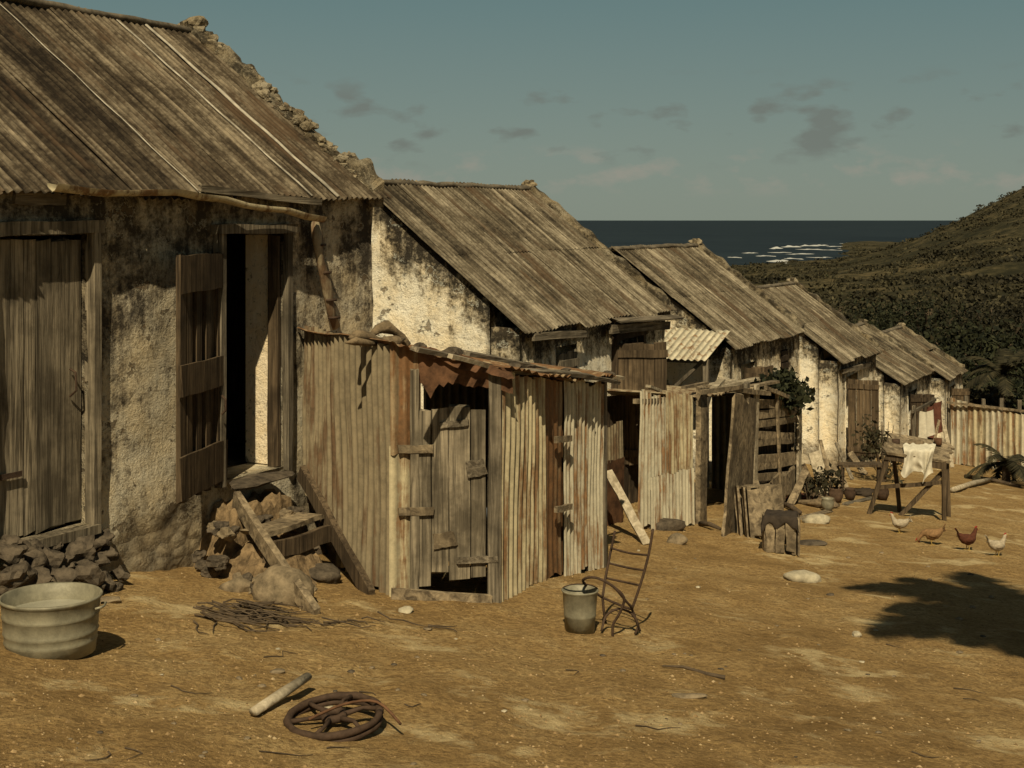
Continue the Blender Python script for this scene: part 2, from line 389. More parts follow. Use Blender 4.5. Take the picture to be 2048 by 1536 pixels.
for (px, py, w, hh) in [(1552, 497, 34, 2.2), (1582, 494, 42, 1.8), (1615, 492, 46, 1.5), (1640, 491, 36, 1.8), (1700, 487, 44, 1.3), (1728, 486, 34, 1.2), (1560, 523, 50, 2.0), (1572, 531, 30, 1.5), (1640, 525, 34, .8), (1600, 508, 60, .7), (1500, 506, 34, .8), (1530, 512, 40, .6), (1560, 505, 50, .6), (1660, 500, 40, .6), (1620, 499, 50, .8), (1690, 497, 30, .6), (1590, 527, 40, .9), (1640, 515, 50, .5), (1470, 515, 26, .5), (1590, 518, 34, .7), (1670, 493, 40, .8)]:
    Y = 30*F/(py-HY); x0 = (px-w/2-CX)/F*Y; x1 = (px+w/2-CX)/F*Y; n = 30; sd = px*.37
    vv = []
    for i in range(n+1):
        k = i/n; e = math.sin(math.pi*k)**.8; z = hh*e*max(.05, .7+.9*noise.noise(V(k*4, sd, 0)))
        yy = Y+25*noise.noise(V(k*3, sd, 4)); x = x0+(x1-x0)*k
        vv += [V(x, yy-14, -30.3), V(x, yy, -30+z), V(x, yy+16, -30.3)]
    mb.add(vv, [(3*i+q, 3*i+3+q, 3*i+4+q, 3*i+1+q) for i in range(n) for q in (0, 1)])
part(mb, 'surf', 'foam', sea, True)

# ------------------------------------------------------------------ houses
def wall_grid(mb, o, du, dn, W, z0, top, openings=(), th=.35, step=.1, amp=.02, seed=0, gz=None, ledge=.9, foot=.8):
    o = Vector(o); du = Vector(du); dn = Vector(dn)
    xs = set(np.round(np.linspace(0, W, max(2, int(W/step))+1), 4)); zmax = top(0)
    const = len(openings) > 0
    if const:
        for a in openings:
            xs = {x for x in xs if min(abs(x-a[0]), abs(x-a[1])) > step*.35} | {a[0], a[1]}
        zs = set(np.round(np.linspace(z0, zmax, int((zmax-z0)/step)+1), 4))
        for a in openings:
            zs = {z for z in zs if min(abs(z-a[2]), abs(z-a[3])) > step*.35} | {a[2], a[3]}
        zs = sorted(zs)
    else:
        zm = max(top(0), top(W/2)); nz = max(3, int((zm-z0)/step)); zs = [i/nz for i in range(nz+1)]
    xs = sorted(xs); nx, nz = len(xs)-1, len(zs)-1
    def inop(x, z): return any(a[0] < x < a[1] and a[2] < z < a[3] for a in openings)
    keep = [[not (const and inop((xs[i]+xs[i+1])/2, (zs[j]+zs[j+1])/2)) for j in range(nz)] for i in range(nx)]
    idx = {}; vs = []; st = []; bs = []; fs = []
    def vid(i, j, k):
        if (i, j, k) in idx: return idx[(i, j, k)]
        x = xs[i]; tp = top(x); z = zs[j] if const else z0+zs[j]*(tp-z0)
        p = o+du*x+V(0, 0, z)-dn*(th*k)
        g = gz(x) if gz else z0
        lo = max(0, 1-(z-g)/.5)
        q = p + V(seed*3.3, 0, 0)
        p = p+dn*((amp*(noise.noise(q*1.3)*1.0+noise.noise(q*3.4)*.6+noise.noise(q*9)*.25)+foot*lo*.05*noise.noise(q*6))*(1 if k == 0 else -.3))
        rim = du*(noise.noise(q*5)*amp*.5)+V(0, 0, noise.noise(q*5+V(9, 9, 9))*amp*.4)
        p = p+rim
        idx[(i, j, k)] = len(vs); vs.append(p)
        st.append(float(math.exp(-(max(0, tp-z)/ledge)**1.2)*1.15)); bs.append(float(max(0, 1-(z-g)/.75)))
        return idx[(i, j, k)]
    for i in range(nx):
        for j in range(nz):
            if not keep[i][j]: continue
            fs.append((vid(i, j, 0), vid(i+1, j, 0), vid(i+1, j+1, 0), vid(i, j+1, 0)))
            fs.append((vid(i, j+1, 1), vid(i+1, j+1, 1), vid(i+1, j, 1), vid(i, j, 1)))
            for di, dj, e in ((-1, 0, ((0, 0), (0, 1))), (1, 0, ((1, 1), (1, 0))), (0, -1, ((1, 0), (0, 0))), (0, 1, ((0, 1), (1, 1)))):
                a, b = i+di, j+dj
                if 0 <= a < nx and 0 <= b < nz and keep[a][b]: continue
                (p, q), (r, t) = e
                fs.append((vid(i+p, j+q, 0), vid(i+r, j+t, 0), vid(i+r, j+t, 1), vid(i+p, j+q, 1))[::-1])
    mb.add(vs, fs, st, bs)

def house(label, s0, s1, eave, D, rise, ops, pl='pl2', rf='rf2', step=.12, period=.09, cop=(.16, .10), coprock=False, sheet=.78, amp=.02, ov=.10):
    gb = gpl(s1, 0)-.4; org = (s0, 0, gpl(s0, 0))
    r = thing('plaster_cottage', label, 'house', org, 'h', 'tin roofed cottages stepping down in a row')
    W = s1-s0; gz = lambda x: gpl(s0+x, 0)
    mb = MB()
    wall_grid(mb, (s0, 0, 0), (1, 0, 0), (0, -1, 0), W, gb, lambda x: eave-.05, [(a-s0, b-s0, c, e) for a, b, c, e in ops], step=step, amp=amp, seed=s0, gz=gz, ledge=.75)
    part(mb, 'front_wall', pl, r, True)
    L = 2*D-.37
    for sx, sg in ((s0, -1), (s1, 1)):
        mb = MB()
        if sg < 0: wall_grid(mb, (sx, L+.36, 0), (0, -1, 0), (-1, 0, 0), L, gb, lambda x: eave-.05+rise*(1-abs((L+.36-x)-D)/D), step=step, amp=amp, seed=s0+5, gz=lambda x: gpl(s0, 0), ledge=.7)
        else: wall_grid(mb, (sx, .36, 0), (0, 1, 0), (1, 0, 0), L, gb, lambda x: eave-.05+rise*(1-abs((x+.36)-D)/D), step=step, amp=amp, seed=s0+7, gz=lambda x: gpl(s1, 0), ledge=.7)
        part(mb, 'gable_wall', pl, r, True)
    mb = MB(); mb.obox(((s0+s1)/2, 2*D-.15, (gb+eave-.05)/2), (W/2-.02, 0, 0), (0, .14, 0), (0, 0, (eave-.05-gb)/2)); part(mb, 'back_wall', pl, r)
    k = rise/D; mb = MB(); ns = max(2, round((W+.1)/sheet)); sw = (W+.10)/ns
    for i in range(ns):
        a = s0-.05+i*sw-.03; b = a+sw+.06; dz = random.uniform(0, .006)+(.008 if i % 2 else 0)
        rows = [(-ov-random.uniform(0, .06), D+.02, 0)] if coprock else [(-ov-random.uniform(0, .06), D*.56+random.uniform(-.2, .2), 0), (D*.46, D+.02, .012)]
        for (q0, q1, z) in rows:
            sk = random.uniform(-.018, .018)
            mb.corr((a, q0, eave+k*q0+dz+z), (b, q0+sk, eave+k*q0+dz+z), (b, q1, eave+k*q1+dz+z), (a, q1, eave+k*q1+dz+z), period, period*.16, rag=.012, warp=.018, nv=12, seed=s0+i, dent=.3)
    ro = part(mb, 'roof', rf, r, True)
    mb = MB()
    mb.corr((s0-.05, D-.02, eave+rise+.012), (s1+.05, D-.02, eave+rise+.012), (s1+.05, 2*D+.1, eave-k*.1), (s0-.05, 2*D+.1, eave-k*.1), period*2, period*.1, nv=4)
    part(mb, 'rear_roof', rf, r, True)
    mb = MB(); n = int(W/.15)
    mb.tube([(s0-.04+(W+.08)*i/n, D, eave+rise+.02*noise.noise(V(i*.5, s0, 0))) for i in range(n+1)], .075, 8, .55, .3); part(mb, 'ridge_cap', 'cap', ro, True)
    mb = MB(); w, hh = cop; sd = s1*3.1; n = int((D+.2)/.03)
    for side in (1, -1):
        vs = []
        for i in range(n+1):
            q = -.06+(D+.10)*i/n; b_ = q if side > 0 else 2*D-q; z = eave+k*q
            wm = w*(1+(.35*noise.noise(V(q*3, sd, 11)) if coprock else 0))
            for a, bb in ((-wm/2, -.12), (-wm/2, hh*.8), (-wm*.1, hh), (wm/2, hh*.9), (wm/2, -.12)):
                jit = .6*hh*noise.noise(V(q*6, a*9+sd, bb)) + (hh*(1.0*max(-.7, noise.noise(V(q*2.6, sd, 0)))+.7*noise.noise(V(q*11, a*20+sd, 4))) if coprock and bb > 0 else 0)
                vs.append(V(s1-w*.1+a+jit*.6, b_, z+bb+(jit if bb > 0 else 0)))
        fs = [(i*5+q, i*5+(q+1) % 5, i*5+5+(q+1) % 5, i*5+5+q) for i in range(n) for q in range(5)]+[(0, 1, 2, 3, 4), (n*5+4, n*5+3, n*5+2, n*5+1, n*5)]
        mb.add(vs, fs, .5)
    mb.rock((s1-w*.1, D, eave+rise+hh*.5), w*.6, (.9, 1.3, .7), s1, 3, .3, 4)
    if coprock:
        for i in range(70):
            q = random.uniform(-.02, D); mb.rock((s1-w*.1+random.uniform(-.12, .1), q, eave+k*q+hh*.55+random.uniform(-.06, .03)), random.uniform(.025, .065), (1, 1.0, .85), i, 2, .4, 3)
    part(mb, 'coping', 'cop', r)
    return r

H1op = [(-.20, .57, -2.02, -.10), (1.93, 2.72, -1.97, -.10)]
h1 = house('nearest plaster cottage at far left with plank door shut and panelled door open', -3.5, 4.03, .28, 2.0, 1.5, H1op, 'pl1', 'rf1', .065, .076, (.22, .10), True, .66, .022, .13)
h2 = house('second cottage with bright limewashed gable behind the tall tin shed', 6.88, 11.08, -1.10, 2.0, 1.53, [(9.40, 10.15, -3.2, -1.45), (7.75, 8.3, -2.0, -1.42)], step=.09)
h3 = house('third cottage with small tin awning on its gable', 13.74, 17.44, -1.83, 1.88, 1.38, [(14.25, 14.95, -3.0, -2.2), (16.3, 16.7, -2.55, -2.15)])
h4 = house('fourth cottage with brown wooden door standing open to the yard', 19.94, 23.03, -2.6, 1.75, 1.26, [(20.55, 21.5, -4.6, -3.0)])
h5 = house('fifth cottage partly hidden by the fourth, pale cloth hanging at its front', 25.31, 28.75, -3.57, 1.65, 1.0, [(26.2, 27.1, -5.3, -3.9)])
h6 = house('smallest and farthest cottage at the end of the row', 30.5, 33.0, -3.98, 1.64, 1.05, [(31.2, 32, -5.6, -4.3)])

ro1 = [c for c in h1.children if c.name.startswith('roof')][0]
def slopepts(s, dz=.02, n=14, q0=-.14, q1=1.98): return [(s+.008*math.sin(i*1.7), q0+(q1-q0)*i/n, .28+.75*(q0+(q1-q0)*i/n)+dz) for i in range(n+1)]
for s, r_ in ((3.30, .020), (2.93, .012), (1.55, .007)):
    mb = MB(); mb.tube(slopepts(s), r_, 6, .6, .5); part(mb, 'seam_strip', 'seam', ro1, True)
mb = MB(); mb.obox((.25, 1.95, -2.05), (3.6, 0, 0), (0, 1.58, 0), (0, 0, .06)); part(mb, 'floor', 'wn', h1)
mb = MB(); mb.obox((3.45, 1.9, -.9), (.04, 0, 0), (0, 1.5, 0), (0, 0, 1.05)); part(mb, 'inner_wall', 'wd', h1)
mb = MB(); mb.obox((2.712, .25, -1.04), (.006, 0, 0), (0, .11, 0), (0, 0, .92)); part(mb, 'plaster_reveal', 'plr', h1)
def planks(mb, o, du, dn, W, z0, z1, n, th=.03, rag=.0, gap=.006):
    o = Vector(o); du = Vector(du).normalized(); dn = Vector(dn).normalized(); x = 0; ws = [random.uniform(.75, 1.25) for _ in range(n)]; k = W/sum(ws)
    for w in ws:
        w *= k; a = z0+random.uniform(0, rag); b = z1-random.uniform(0, rag*.4)
        p = o+du*(x+w/2)+dn*random.uniform(-.003, .003)
        mb.beam(p+V(0, 0, a), p+V(0, 0, b), w-gap, th, du, 1+random.uniform(-.03, .03), n=5, wob=.25); x += w
mb = MB(); planks(mb, (-.19, .06, 0), (1, 0, 0), (0, -1, 0), .75, -2.0, -.13, 6)
d1 = part(mb, 'door', 'wgl', h1, label='closed grey plank door')
mb = MB(); mb.tube([(.44, .03, -.98), (.44, -.02, -1.0), (.44, -.025, -1.12), (.44, .03, -1.16)], .008, 6); part(mb, 'handle', 'iron', d1)
bpart(d1, 'hinge', 'iron', (.02, .02, -1.60), (-.2, .02, -1.60), .035, .01, (0, 0, 1))
mb = MB(); mb.beam((.60, -.02, -2.05), (.60, -.02, -.02), .06, .09, (1, 0, 0)); mb.beam((-.3, -.02, -.06), (.66, -.02, -.04), .08, .10, (0, 0, 1)); mb.beam((-.25, -.03, -2.05), (.60, -.03, -2.05), .06, .12, (0, 0, 1)); part(mb, 'door_frame', 'wgl', h1)
mb = MB(); mb.beam((1.90, -.03, -2.0), (1.90, -.03, -.05), .055, .08, (1, 0, 0)); mb.beam((1.84, -.04, -.07), (2.80, -.04, -.07), .07, .10, (0, 0, 1)); mb.beam((2.75, -.02, -2.0), (2.75, -.02, -.09), .06, .07, (1, 0, 0)); part(mb, 'door_frame', 'wg', h1)
bpart(h1, 'jamb_board', 'wb', (2.685, .06, -1.97), (2.685, .06, -.12), .10, .035, (0, 1, 0))
hg = V(1.93, -.02, 0); ou = V(1.17, -.26, 0); du = (ou-hg); wl = du.length; du.normalize(); dn = V(0, 0, 1).cross(du)
if dn.y > 0: dn = -dn
mb = MB()
for a, b in ((.0, .10), (wl*.30, .09), (wl*.52, .09), (wl*.74, .09), (wl-.10, .10)):
    q = hg+du*(a+b/2); mb.beam(q+V(0, 0, -1.97), q+V(0, 0, -.25), b, .03, du, wob=.3)
mb.obox(hg+du*(wl/2)+V(0, 0, -1.1)-dn*.022, du*(wl/2-.02), dn*.006, (0, 0, .84))
dl = part(mb, 'door', 'wb', h1, label='dark panelled door leaf swung open')
for zc, hh in ((-.38, .26), (-1.12, .22), (-1.80, .30)):
    c0 = hg+du*(wl/2)+V(0, 0, zc)+dn*.026
    bpart(dl, 'rail', 'wb', c0-du*(wl/2), c0+du*(wl/2+.01), hh, .022, (0, 0, 1), wob=.3)
mb = MB(); q = hg+du*(wl*.15)+dn*.05; mb.tube([q+V(0, 0, -1.3), q+dn*.03+V(0, 0, -1.33), q+dn*.03+V(0, 0, -1.41), q+V(0, 0, -1.44)], .009, 6); part(mb, 'handle', 'iron', dl)
def halfpipe(mb, pts, r):
    vs = []; n = 8
    for i, p in enumerate(pts):
        p = Vector(p)
        for k in range(n+1):
            a = math.pi*k/n; rr = r*(1+.35*noise.noise(V(i*.7, k*.4, 0))); vs.append(p+V(0, -math.cos(a)*rr, -math.sin(a)*rr))
    mb.add(vs, [(i*(n+1)+k, i*(n+1)+k+1, (i+1)*(n+1)+k+1, (i+1)*(n+1)+k) for i in range(len(pts)-1) for k in range(n)])
mb = MB(); a = T(105, 366, .2); b = T(400, 388, .2); c_ = T(645, 432, .2)
gp = [a.lerp(b, i/6)+V(0, 0, -.02*math.sin(i*.9)) for i in range(6)]+[b.lerp(c_, i/6)+V(0, 0, .012*math.sin(i*2)) for i in range(7)]
halfpipe(mb, gp, .045); part(mb, 'gutter', 'tin', h1, True)
bpart(h1, 'eave_board', 'wgx', T(400, 376, .14), T(640, 405, .14), .05, .04, (0, 0, 1))
bpart(h1, 'eave_board', 'wgx', T(30, 385, .02), T(130, 392, .02), .12, .03, (0, 0, 1))
mb = MB(); mb.tube([T(628, 440, .10), T(636, 480, .10), T(640, 520, .10), T(655, 575, .09), T(662, 620, .09), T(672, 655, .09)], [.055, .065, .05, .065, .055, .05], 10, .5, .35); dp = part(mb, 'downpipe', 'tinb', h1, True)
for y in (490, 545, 600, 635):
    mb = MB(); p = T(640+(y-490)*.2, y, .10); mb.tube([p-V(0, 0, .01), p+V(0, 0, .01)], .068, 10, .6); part(mb, 'pipe_collar', 'iron', dp, True)

def shutter(parent, hinge, ang, W, z0, z1, mat='wb', label=None, n=4):
    du = V(math.cos(ang), math.sin(ang), 0); dn = V(-du.y, du.x, 0); mb = MB()
    planks(mb, hinge, du, dn, W, z0, z1, n, .03)
    o = part(mb, 'door' if z1-z0 > 1.1 else 'shutter', mat, parent, label=label)
    for z in (z0+.12, z1-.12):
        c0 = Vector(hinge)+V(0, 0, z)
        sg = -1 if dn.y > 0 else 1
        bpart(o, 'batten', mat, c0+dn*(sg*.027), c0+du*W+dn*(sg*.027), .09, .02, (0, 0, 1))
    return o
shutter(h2, (9.35, -.05, 0), -math.radians(55), .62, -2.95, -1.50, 'wb', 'dark door leaf standing half open')
shutter(h2, (7.78, -.02, 0), 0, .48, -1.92, -1.50, 'wg')
bpart(h2, 'eave_board', 'wgx', (9.0, -.12, -1.30), (10.7, -.2, -1.36), .10, .05, (0, 0, 1)); bpart(h2, 'eave_board', 'wgx', (9.1, -.16, -1.20), (10.9, -.28, -1.26), .14, .02, (0, 1, .3)); bpart(h2, 'eave_board', 'wgx', (7.0, -.10, -1.24), (8.3, -.12, -1.30), .08, .04, (0, 0, 1))
mb = MB(); mb.beam((9.36, -.03, -3.2), (9.36, -.03, -1.4), .09, .09, (1, 0, 0)); mb.beam((10.2, -.03, -3.2), (10.2, -.03, -1.4), .07, .09, (1, 0, 0)); mb.beam((9.3, -.03, -1.42), (10.3, -.03, -1.42), .07, .09, (0, 0, 1)); part(mb, 'door_frame', 'wd', h2)
shutter(h3, (14.30, -.04, 0), -math.radians(38), .52, -2.95, -2.25, 'wb', 'brown shutter ajar')
shutter(h3, (16.3, .0, 0), 0, .38, -2.53, -2.17, 'wd')
shutter(h4, (20.55, -.04, 0), -math.radians(80), .58, -4.5, -3.05, 'wb', 'tall brown door leaf opened outward')
shutter(h5, (26.2, -.04, 0), -math.radians(60), .55, -5.2, -3.95, 'wd')
shutter(h6, (31.2, -.04, 0), -math.radians(50), .5, -5.4, -4.35, 'wb')
bpart(h4, 'eave_board', 'wgx', (20.1, -.05, -2.86), (22.2, -.07, -2.9), .09, .04, (0, 0, 1))
aw = thing('tin_awning', 'small pale corrugated tin awning fixed to the third cottage gable', 'awning', (13.3, .6, gpl(13.3, 0)), 'h')
mb = MB(); mb.corr((12.75, .02, -2.0), (12.75, 1.9, -2.0), (13.72, 1.9, -1.62), (13.72, -.02, -1.64), .10, .013, .02, nv=5); part(mb, 'roof', 'tinl', aw, True)
for q in (.06, 1.7): bpart(aw, 'post', 'wg', (12.85, q, gpl(12.85, -q)-.1), (12.85, q, -2.02), .07, .07)
bpart(aw, 'rafter', 'wg', (12.85, .02, -2.03), (12.85, 1.85, -2.03), .06, .06); bpart(aw, 'brace', 'wg', (12.9, .9, -2.75), (12.9, .15, -2.05), .05, .05)
mb = MB(); mb.corr((12.95, .35, -3.9), (12.95, 1.85, -3.9), (12.95, 1.85, -2.5), (12.95, .35, -2.5), .1, .01); part(mb, 'back_panel', 'wd', aw)

# ------------------------------------------------------------------ tin shed beside the near house
def q(s, t, h): return V(s, -t, h)
def gst(px, py): p = G(px, py); s, t = ST(p.x, p.y); return s, t
A = gst(778, 1192); B = gst(1002, 1204); Cc = gst(1205, 1136)
sh = thing('corrugated_shed', 'tall patched tin shed with grey plank door built against the near cottage', 'shed', (3.0, -1.0, gpl(3.0, 1)), 'h')
def AB(u): return A[0]+(B[0]-A[0])*u, A[1]+(B[1]-A[1])*u
def BC(u): return B[0]+(Cc[0]-B[0])*u, B[1]+(Cc[1]-B[1])*u
gA, gB, gC = gs(*A), gs(*B), gs(*Cc)
def hy(p, y): w = P(p[0], p[1], 0); return -(y-HY)/F*w.y
zA, zB, zC = hy(A, 688), hy(B, 748), hy(Cc, 768)
Mi = (A[0]+(2.94-A[0])*.52, A[1]*.48)
mb = MB()
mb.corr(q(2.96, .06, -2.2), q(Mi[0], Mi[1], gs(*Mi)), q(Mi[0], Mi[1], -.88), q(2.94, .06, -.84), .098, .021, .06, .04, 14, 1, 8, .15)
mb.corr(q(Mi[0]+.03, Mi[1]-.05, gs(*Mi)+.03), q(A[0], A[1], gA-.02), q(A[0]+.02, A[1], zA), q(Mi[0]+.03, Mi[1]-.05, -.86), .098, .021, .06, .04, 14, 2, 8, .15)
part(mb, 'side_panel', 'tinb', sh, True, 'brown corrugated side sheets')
a = AB(.0); b = AB(.24)
mb = MB(); mb.corr(q(a[0]-.005, a[1]+.015, -1.66), q(b[0]+.02, b[1]+.03, -1.62), q(b[0]+.02, b[1]+.03, zA-.05), q(a[0]-.02, a[1]+.02, zA+.01), .085, .012, .05, .02, 8, 3); part(mb, 'rusty_sheet', 'tinr', sh, True, 'rust streaked upper corner sheet')
mb = MB(); mb.corr(q(a[0], a[1], gA-.02), q(b[0], b[1], gA-.04), q(b[0], b[1], -1.6), q(a[0], a[1], -1.6), .085, .008, .04, .02, 8, 4); part(mb, 'corner_panel', 'tin', sh, True)
a = AB(.24); b = AB(.90); dd = (q(*b, 0)-q(*a, 0)); W = dd.length; du = dd.normalized(); dn = V(du.y, -du.x, 0)
mb = MB(); planks(mb, q(*a, 0), du, dn, W-.03, gB+.12, -1.33, 4, .03, .14, .007)
sd = part(mb, 'door', 'wgl', sh, label='grey plank door with ragged foot')
for z in (-1.62, -2.06):
    c0 = q(*a, z)+dn*.035; bpart(sd, 'hinge_block', 'wn', c0-du*.13, c0+du*.12, .055, .022, (0, 0, 1))
for z, x, l, w in ((-1.46, .27, .2, .045), (-1.78, .42, .13, .12), (-2.28, .2, .15, .10)):
    c0 = q(*a, z)+dn*.03+du*x; bpart(sd, 'patch', 'wgx' if z > -2 else 'wn', c0-du*l/2, c0+du*l/2+V(0, 0, .02), w, .014, (0, 0, 1))
c0 = q(*a, -2.42)+dn*.035+du*.38; bpart(sd, 'latch', 'wgx', c0-du*.09, c0+du*.2, .045, .02, (0, 0, 1))
bpart(sh, 'sill', 'wn', q(*AB(.02), gA+.03)+dn*.05, q(*b, gB+.03)+dn*.05, .07, .05, (0, 0, 1))
for u, w in ((.22, .06), (.94, .09)):
    pq = AB(u); bpart(sh, 'post', 'wgl' if u < .5 else 'wg', q(*pq, gB-.1)+dn*.01, q(*pq, -1.06)+dn*.01, w, .06, du)
a = AB(.20); b = AB(1.02)
mb = MB(); mb.corr(q(a[0], a[1]+.05, hy(a, 764)), q(b[0], b[1]+.08, hy(b, 782)), q(b[0], b[1]+.07, hy(b, 738)), q(a[0], a[1]+.05, hy(a, 694)), 1, 0, .10, .07, 8, 6)
mb.corr(q(a[0]+.02, a[1]+.09, hy(a, 716)), q(b[0]-.05, b[1]+.13, hy(b, 758)), q(b[0]-.05, b[1]+.08, hy(b, 738)), q(a[0]+.02, a[1]+.06, hy(a, 692)), 1, 0, .06, .05, 6, 16); part(mb, 'fascia', 'rust', sh, True, 'sagging rusty sheet over the shed door')
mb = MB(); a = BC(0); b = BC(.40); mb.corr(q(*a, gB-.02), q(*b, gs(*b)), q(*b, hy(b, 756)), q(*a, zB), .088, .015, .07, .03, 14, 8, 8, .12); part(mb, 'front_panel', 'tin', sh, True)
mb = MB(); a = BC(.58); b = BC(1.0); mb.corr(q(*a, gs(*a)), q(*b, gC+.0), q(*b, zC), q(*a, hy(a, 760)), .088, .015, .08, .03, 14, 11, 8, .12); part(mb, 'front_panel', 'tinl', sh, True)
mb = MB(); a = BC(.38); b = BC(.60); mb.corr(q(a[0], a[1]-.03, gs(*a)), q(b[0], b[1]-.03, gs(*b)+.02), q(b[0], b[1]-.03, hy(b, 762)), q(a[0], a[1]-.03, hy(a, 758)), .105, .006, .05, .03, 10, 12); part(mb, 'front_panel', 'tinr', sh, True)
for z in (-1.75, -2.3):
    a = BC(.50); bpart(sh, 'cleat', 'wn', q(a[0]-.08, a[1]+.03, z+.02), q(a[0]+.2, a[1]+.03, z), .05, .03, (0, 0, 1))
bpart(sh, 'post', 'wg', q(Cc[0]+.04, Cc[1]-.01, gC-.1), q(Cc[0]+.04, Cc[1]-.01, zC+.02), .05, .05)
mb = MB(); mb.corr(q(Cc[0]+.02, Cc[1]-.03, gC), q(4.85, .02, gC-.1), q(4.85, .02, -1.3), q(Cc[0]+.02, Cc[1]-.03, zC), .09, .012); part(mb, 'end_panel', 'tinb', sh, True)
mb = MB()
mb.corr(q(A[0]-.08, A[1]+.06, zA+.02), q(B[0]-.02, B[1]+.08, zB+.02), q(3.6, .02, -1.05), q(2.88, .02, -.87), .09, .012, .05, .06, 8, 21)
mb.corr(q(B[0]-.06, B[1]+.10, zB+.03), q(3.7, 2.10, (zB+zC)/2+.01), q(4.1, .02, -1.12), q(3.5, .02, -1.03), .09, .012, .06, .07, 8, 22)
mb.corr(q(3.65, 2.10, (zB+zC)/2+.03), q(Cc[0]+.16, Cc[1]+.07, zC+.03), q(5.0, .02, -1.30), q(4.0, .02, -1.12), .09, .012, .06, .07, 8, 23)
rs_ = part(mb, 'roof', 'tinr', sh, True)
for (x0, y0, x1, y1, w, tt) in ((830, 698, 1000, 738, .07, 1.95), (1005, 742, 1180, 752, .08, 2.05), (1100, 744, 1245, 756, .05, 1.8), (930, 706, 1100, 742, .09, 1.7), (900, 712, 1010, 746, .04, 2.05), (1140, 750, 1232, 764, .10, 2.0), (1040, 736, 1190, 748, .06, 1.5)):
    bpart(rs_, 'roof_board', 'wgx' if w > .06 else 'wl', T(x0, y0, tt), T(x1, y1, tt), w, .03, (0, 1, .25), bend=.01)
for i, (px, py, tt) in enumerate(((840, 692, 1.5), (905, 702, 1.7), (1030, 731, 1.8), (1050, 731, 1.7), (1130, 742, 1.9), (1215, 750, 1.9))):
    mb = MB(); p = T(px, py, tt); mb.rock(p, .05+.02*(i % 2), (1.3, 1, .6), i, 2, .3, 5); solo(mb, 'roof_stone', 'sd', 'small stone weighing down the tall tin shed roof', 'stone', p, 'h', 'stones on the tall tin shed roof')
mb = MB(); pts = [T(700+12*i, 676-10*math.sin(i*.9)+(i*1.2), 1.15) for i in range(10)]
mb.tube(pts, [.02, .05, .055, .04, .06, .05, .065, .06, .045, .02], 12, .75, .9); mb.tube([T(740, 672, 1.0), T(755, 660, 1.02), T(772, 655, 1.05), T(790, 664, 1.08), T(805, 676, 1.1), T(818, 690, 1.15)], [.02, .045, .05, .04, .045, .02], 10, .8, .9)
mb.tube([T(690, 686, 1.2), T(712, 682, 1.25), T(735, 686, 1.25), T(760, 690, 1.28)], [.01, .03, .035, .01], 10, .8, .9)
solo(mb, 'rolled_sack', 'sack', 'crumpled brown sack lying on the tall tin shed roof', 'sack', T(760, 680, 1.15), 'h', smooth=True)
p0 = AB(.905); pb = q(p0[0], p0[1], hy(p0, 1050))-dn*.05
mb = MB(); mb.lathe(V(0, 0, 0), [(0, 0), (.022, 0), (.022, .11), (.010, .14), (.010, .16), (0, .16)], 12)
mb.v = [v+pb for v in mb.v]; solo(mb, 'bottle', 'blue', 'pale blue bottle seen in the gap beside the tin shed door', 'bottle', pb, 'h', smooth=True)

# ------------------------------------------------------------------ steps to the open door
stp = thing('doorway_steps', 'rubble steps between two wooden stringers below the open doorway', 'steps', (1.8, -.8, gs(1.8, .8)), 'h')
lb = gst(632, 1228); rb = (A[0]-.05, A[1]-.12)
bpart(stp, 'stringer', 'wn', q(1.80, .26, -2.05), q(lb[0], lb[1], gs(*lb)-.02), .12, .05, (0, 0, 1))
bpart(stp, 'stringer', 'wb', q(2.66, .22, -1.98), q(rb[0], rb[1], gs(*rb)-.02), .12, .05, (0, 0, 1))
mb = MB(); n = 40; vs = []
for j in range(n+1):
    for i in range(n+1):
        u = i/n; v = j/n; t = -.02+v*1.3; s0_ = 1.62-.38*t; s1_ = 2.74-.66*t; s = s0_+(s1_-s0_)*u
        top = -2.10 if t < .34 else (-2.34 if t < .68 else -2.34-.36*(t-.68)/.45)
        side = min(1, min(u*4.5, (1-u)*7)+.0)
        z = gs(s, t)-.03 + (top-gs(s, t))*side*(1-sm(.75, 1.2, t)) + .06*noise.noise(V(s*6, t*6, 1))+.05*noise.noise(V(s*15, t*15, 3))
        vs.append(q(s+.04*noise.noise(V(s*9, t*9, 8)), t, z))
mb.add(vs, [(j*(n+1)+i, j*(n+1)+i+1, (j+1)*(n+1)+i+1, (j+1)*(n+1)+i) for j in range(n) for i in range(n)]); part(mb, 'rubble_fill', 'earth', stp)
mb = MB(); mb.rock(q(2.27, .15, -1.99), .32, (1.25, .5, .12), 31, 3, .2, 4); part(mb, 'tread', 'sd', stp)
bpart(stp, 'tread', 'wn', q(1.62, .56, -2.235), q(2.34, .56, -2.235), .22, .035, (0, 1, 0))
bpart(stp, 'riser', 'wb', q(1.52, .74, -2.34), q(2.26, .76, -2.34), .12, .04, (0, 0, 1))
for i in range(40):
    t = random.choice([random.uniform(.28, .44), random.uniform(.8, 1.05), random.uniform(.1, 1.0)]); s0_ = 1.62-.38*t; s1_ = 2.68-.66*t; s = random.uniform(s0_, s1_)
    if .1 < t < 1.0 and random.random() < .3: s = s0_-.03
    z = (-2.19 if t < .45 else (-2.42 if t < .78 else -2.62))+random.uniform(-.06, .0)
    if s <= s0_: z = gs(s, t)+random.uniform(.0, .12)
    mb = MB(); rr_ = random.uniform(.035, .08); mb.rock(q(s, t, z), rr_, (1.2, 1, .75), i+40, 3, .35, 6); solo(mb, 'step_stone', 'sm' if i % 3 == 0 else 'sd', 'rough stone packed between the wooden step boards', 'stone', q(s, t, z), 'h', 'stones filling the steps')

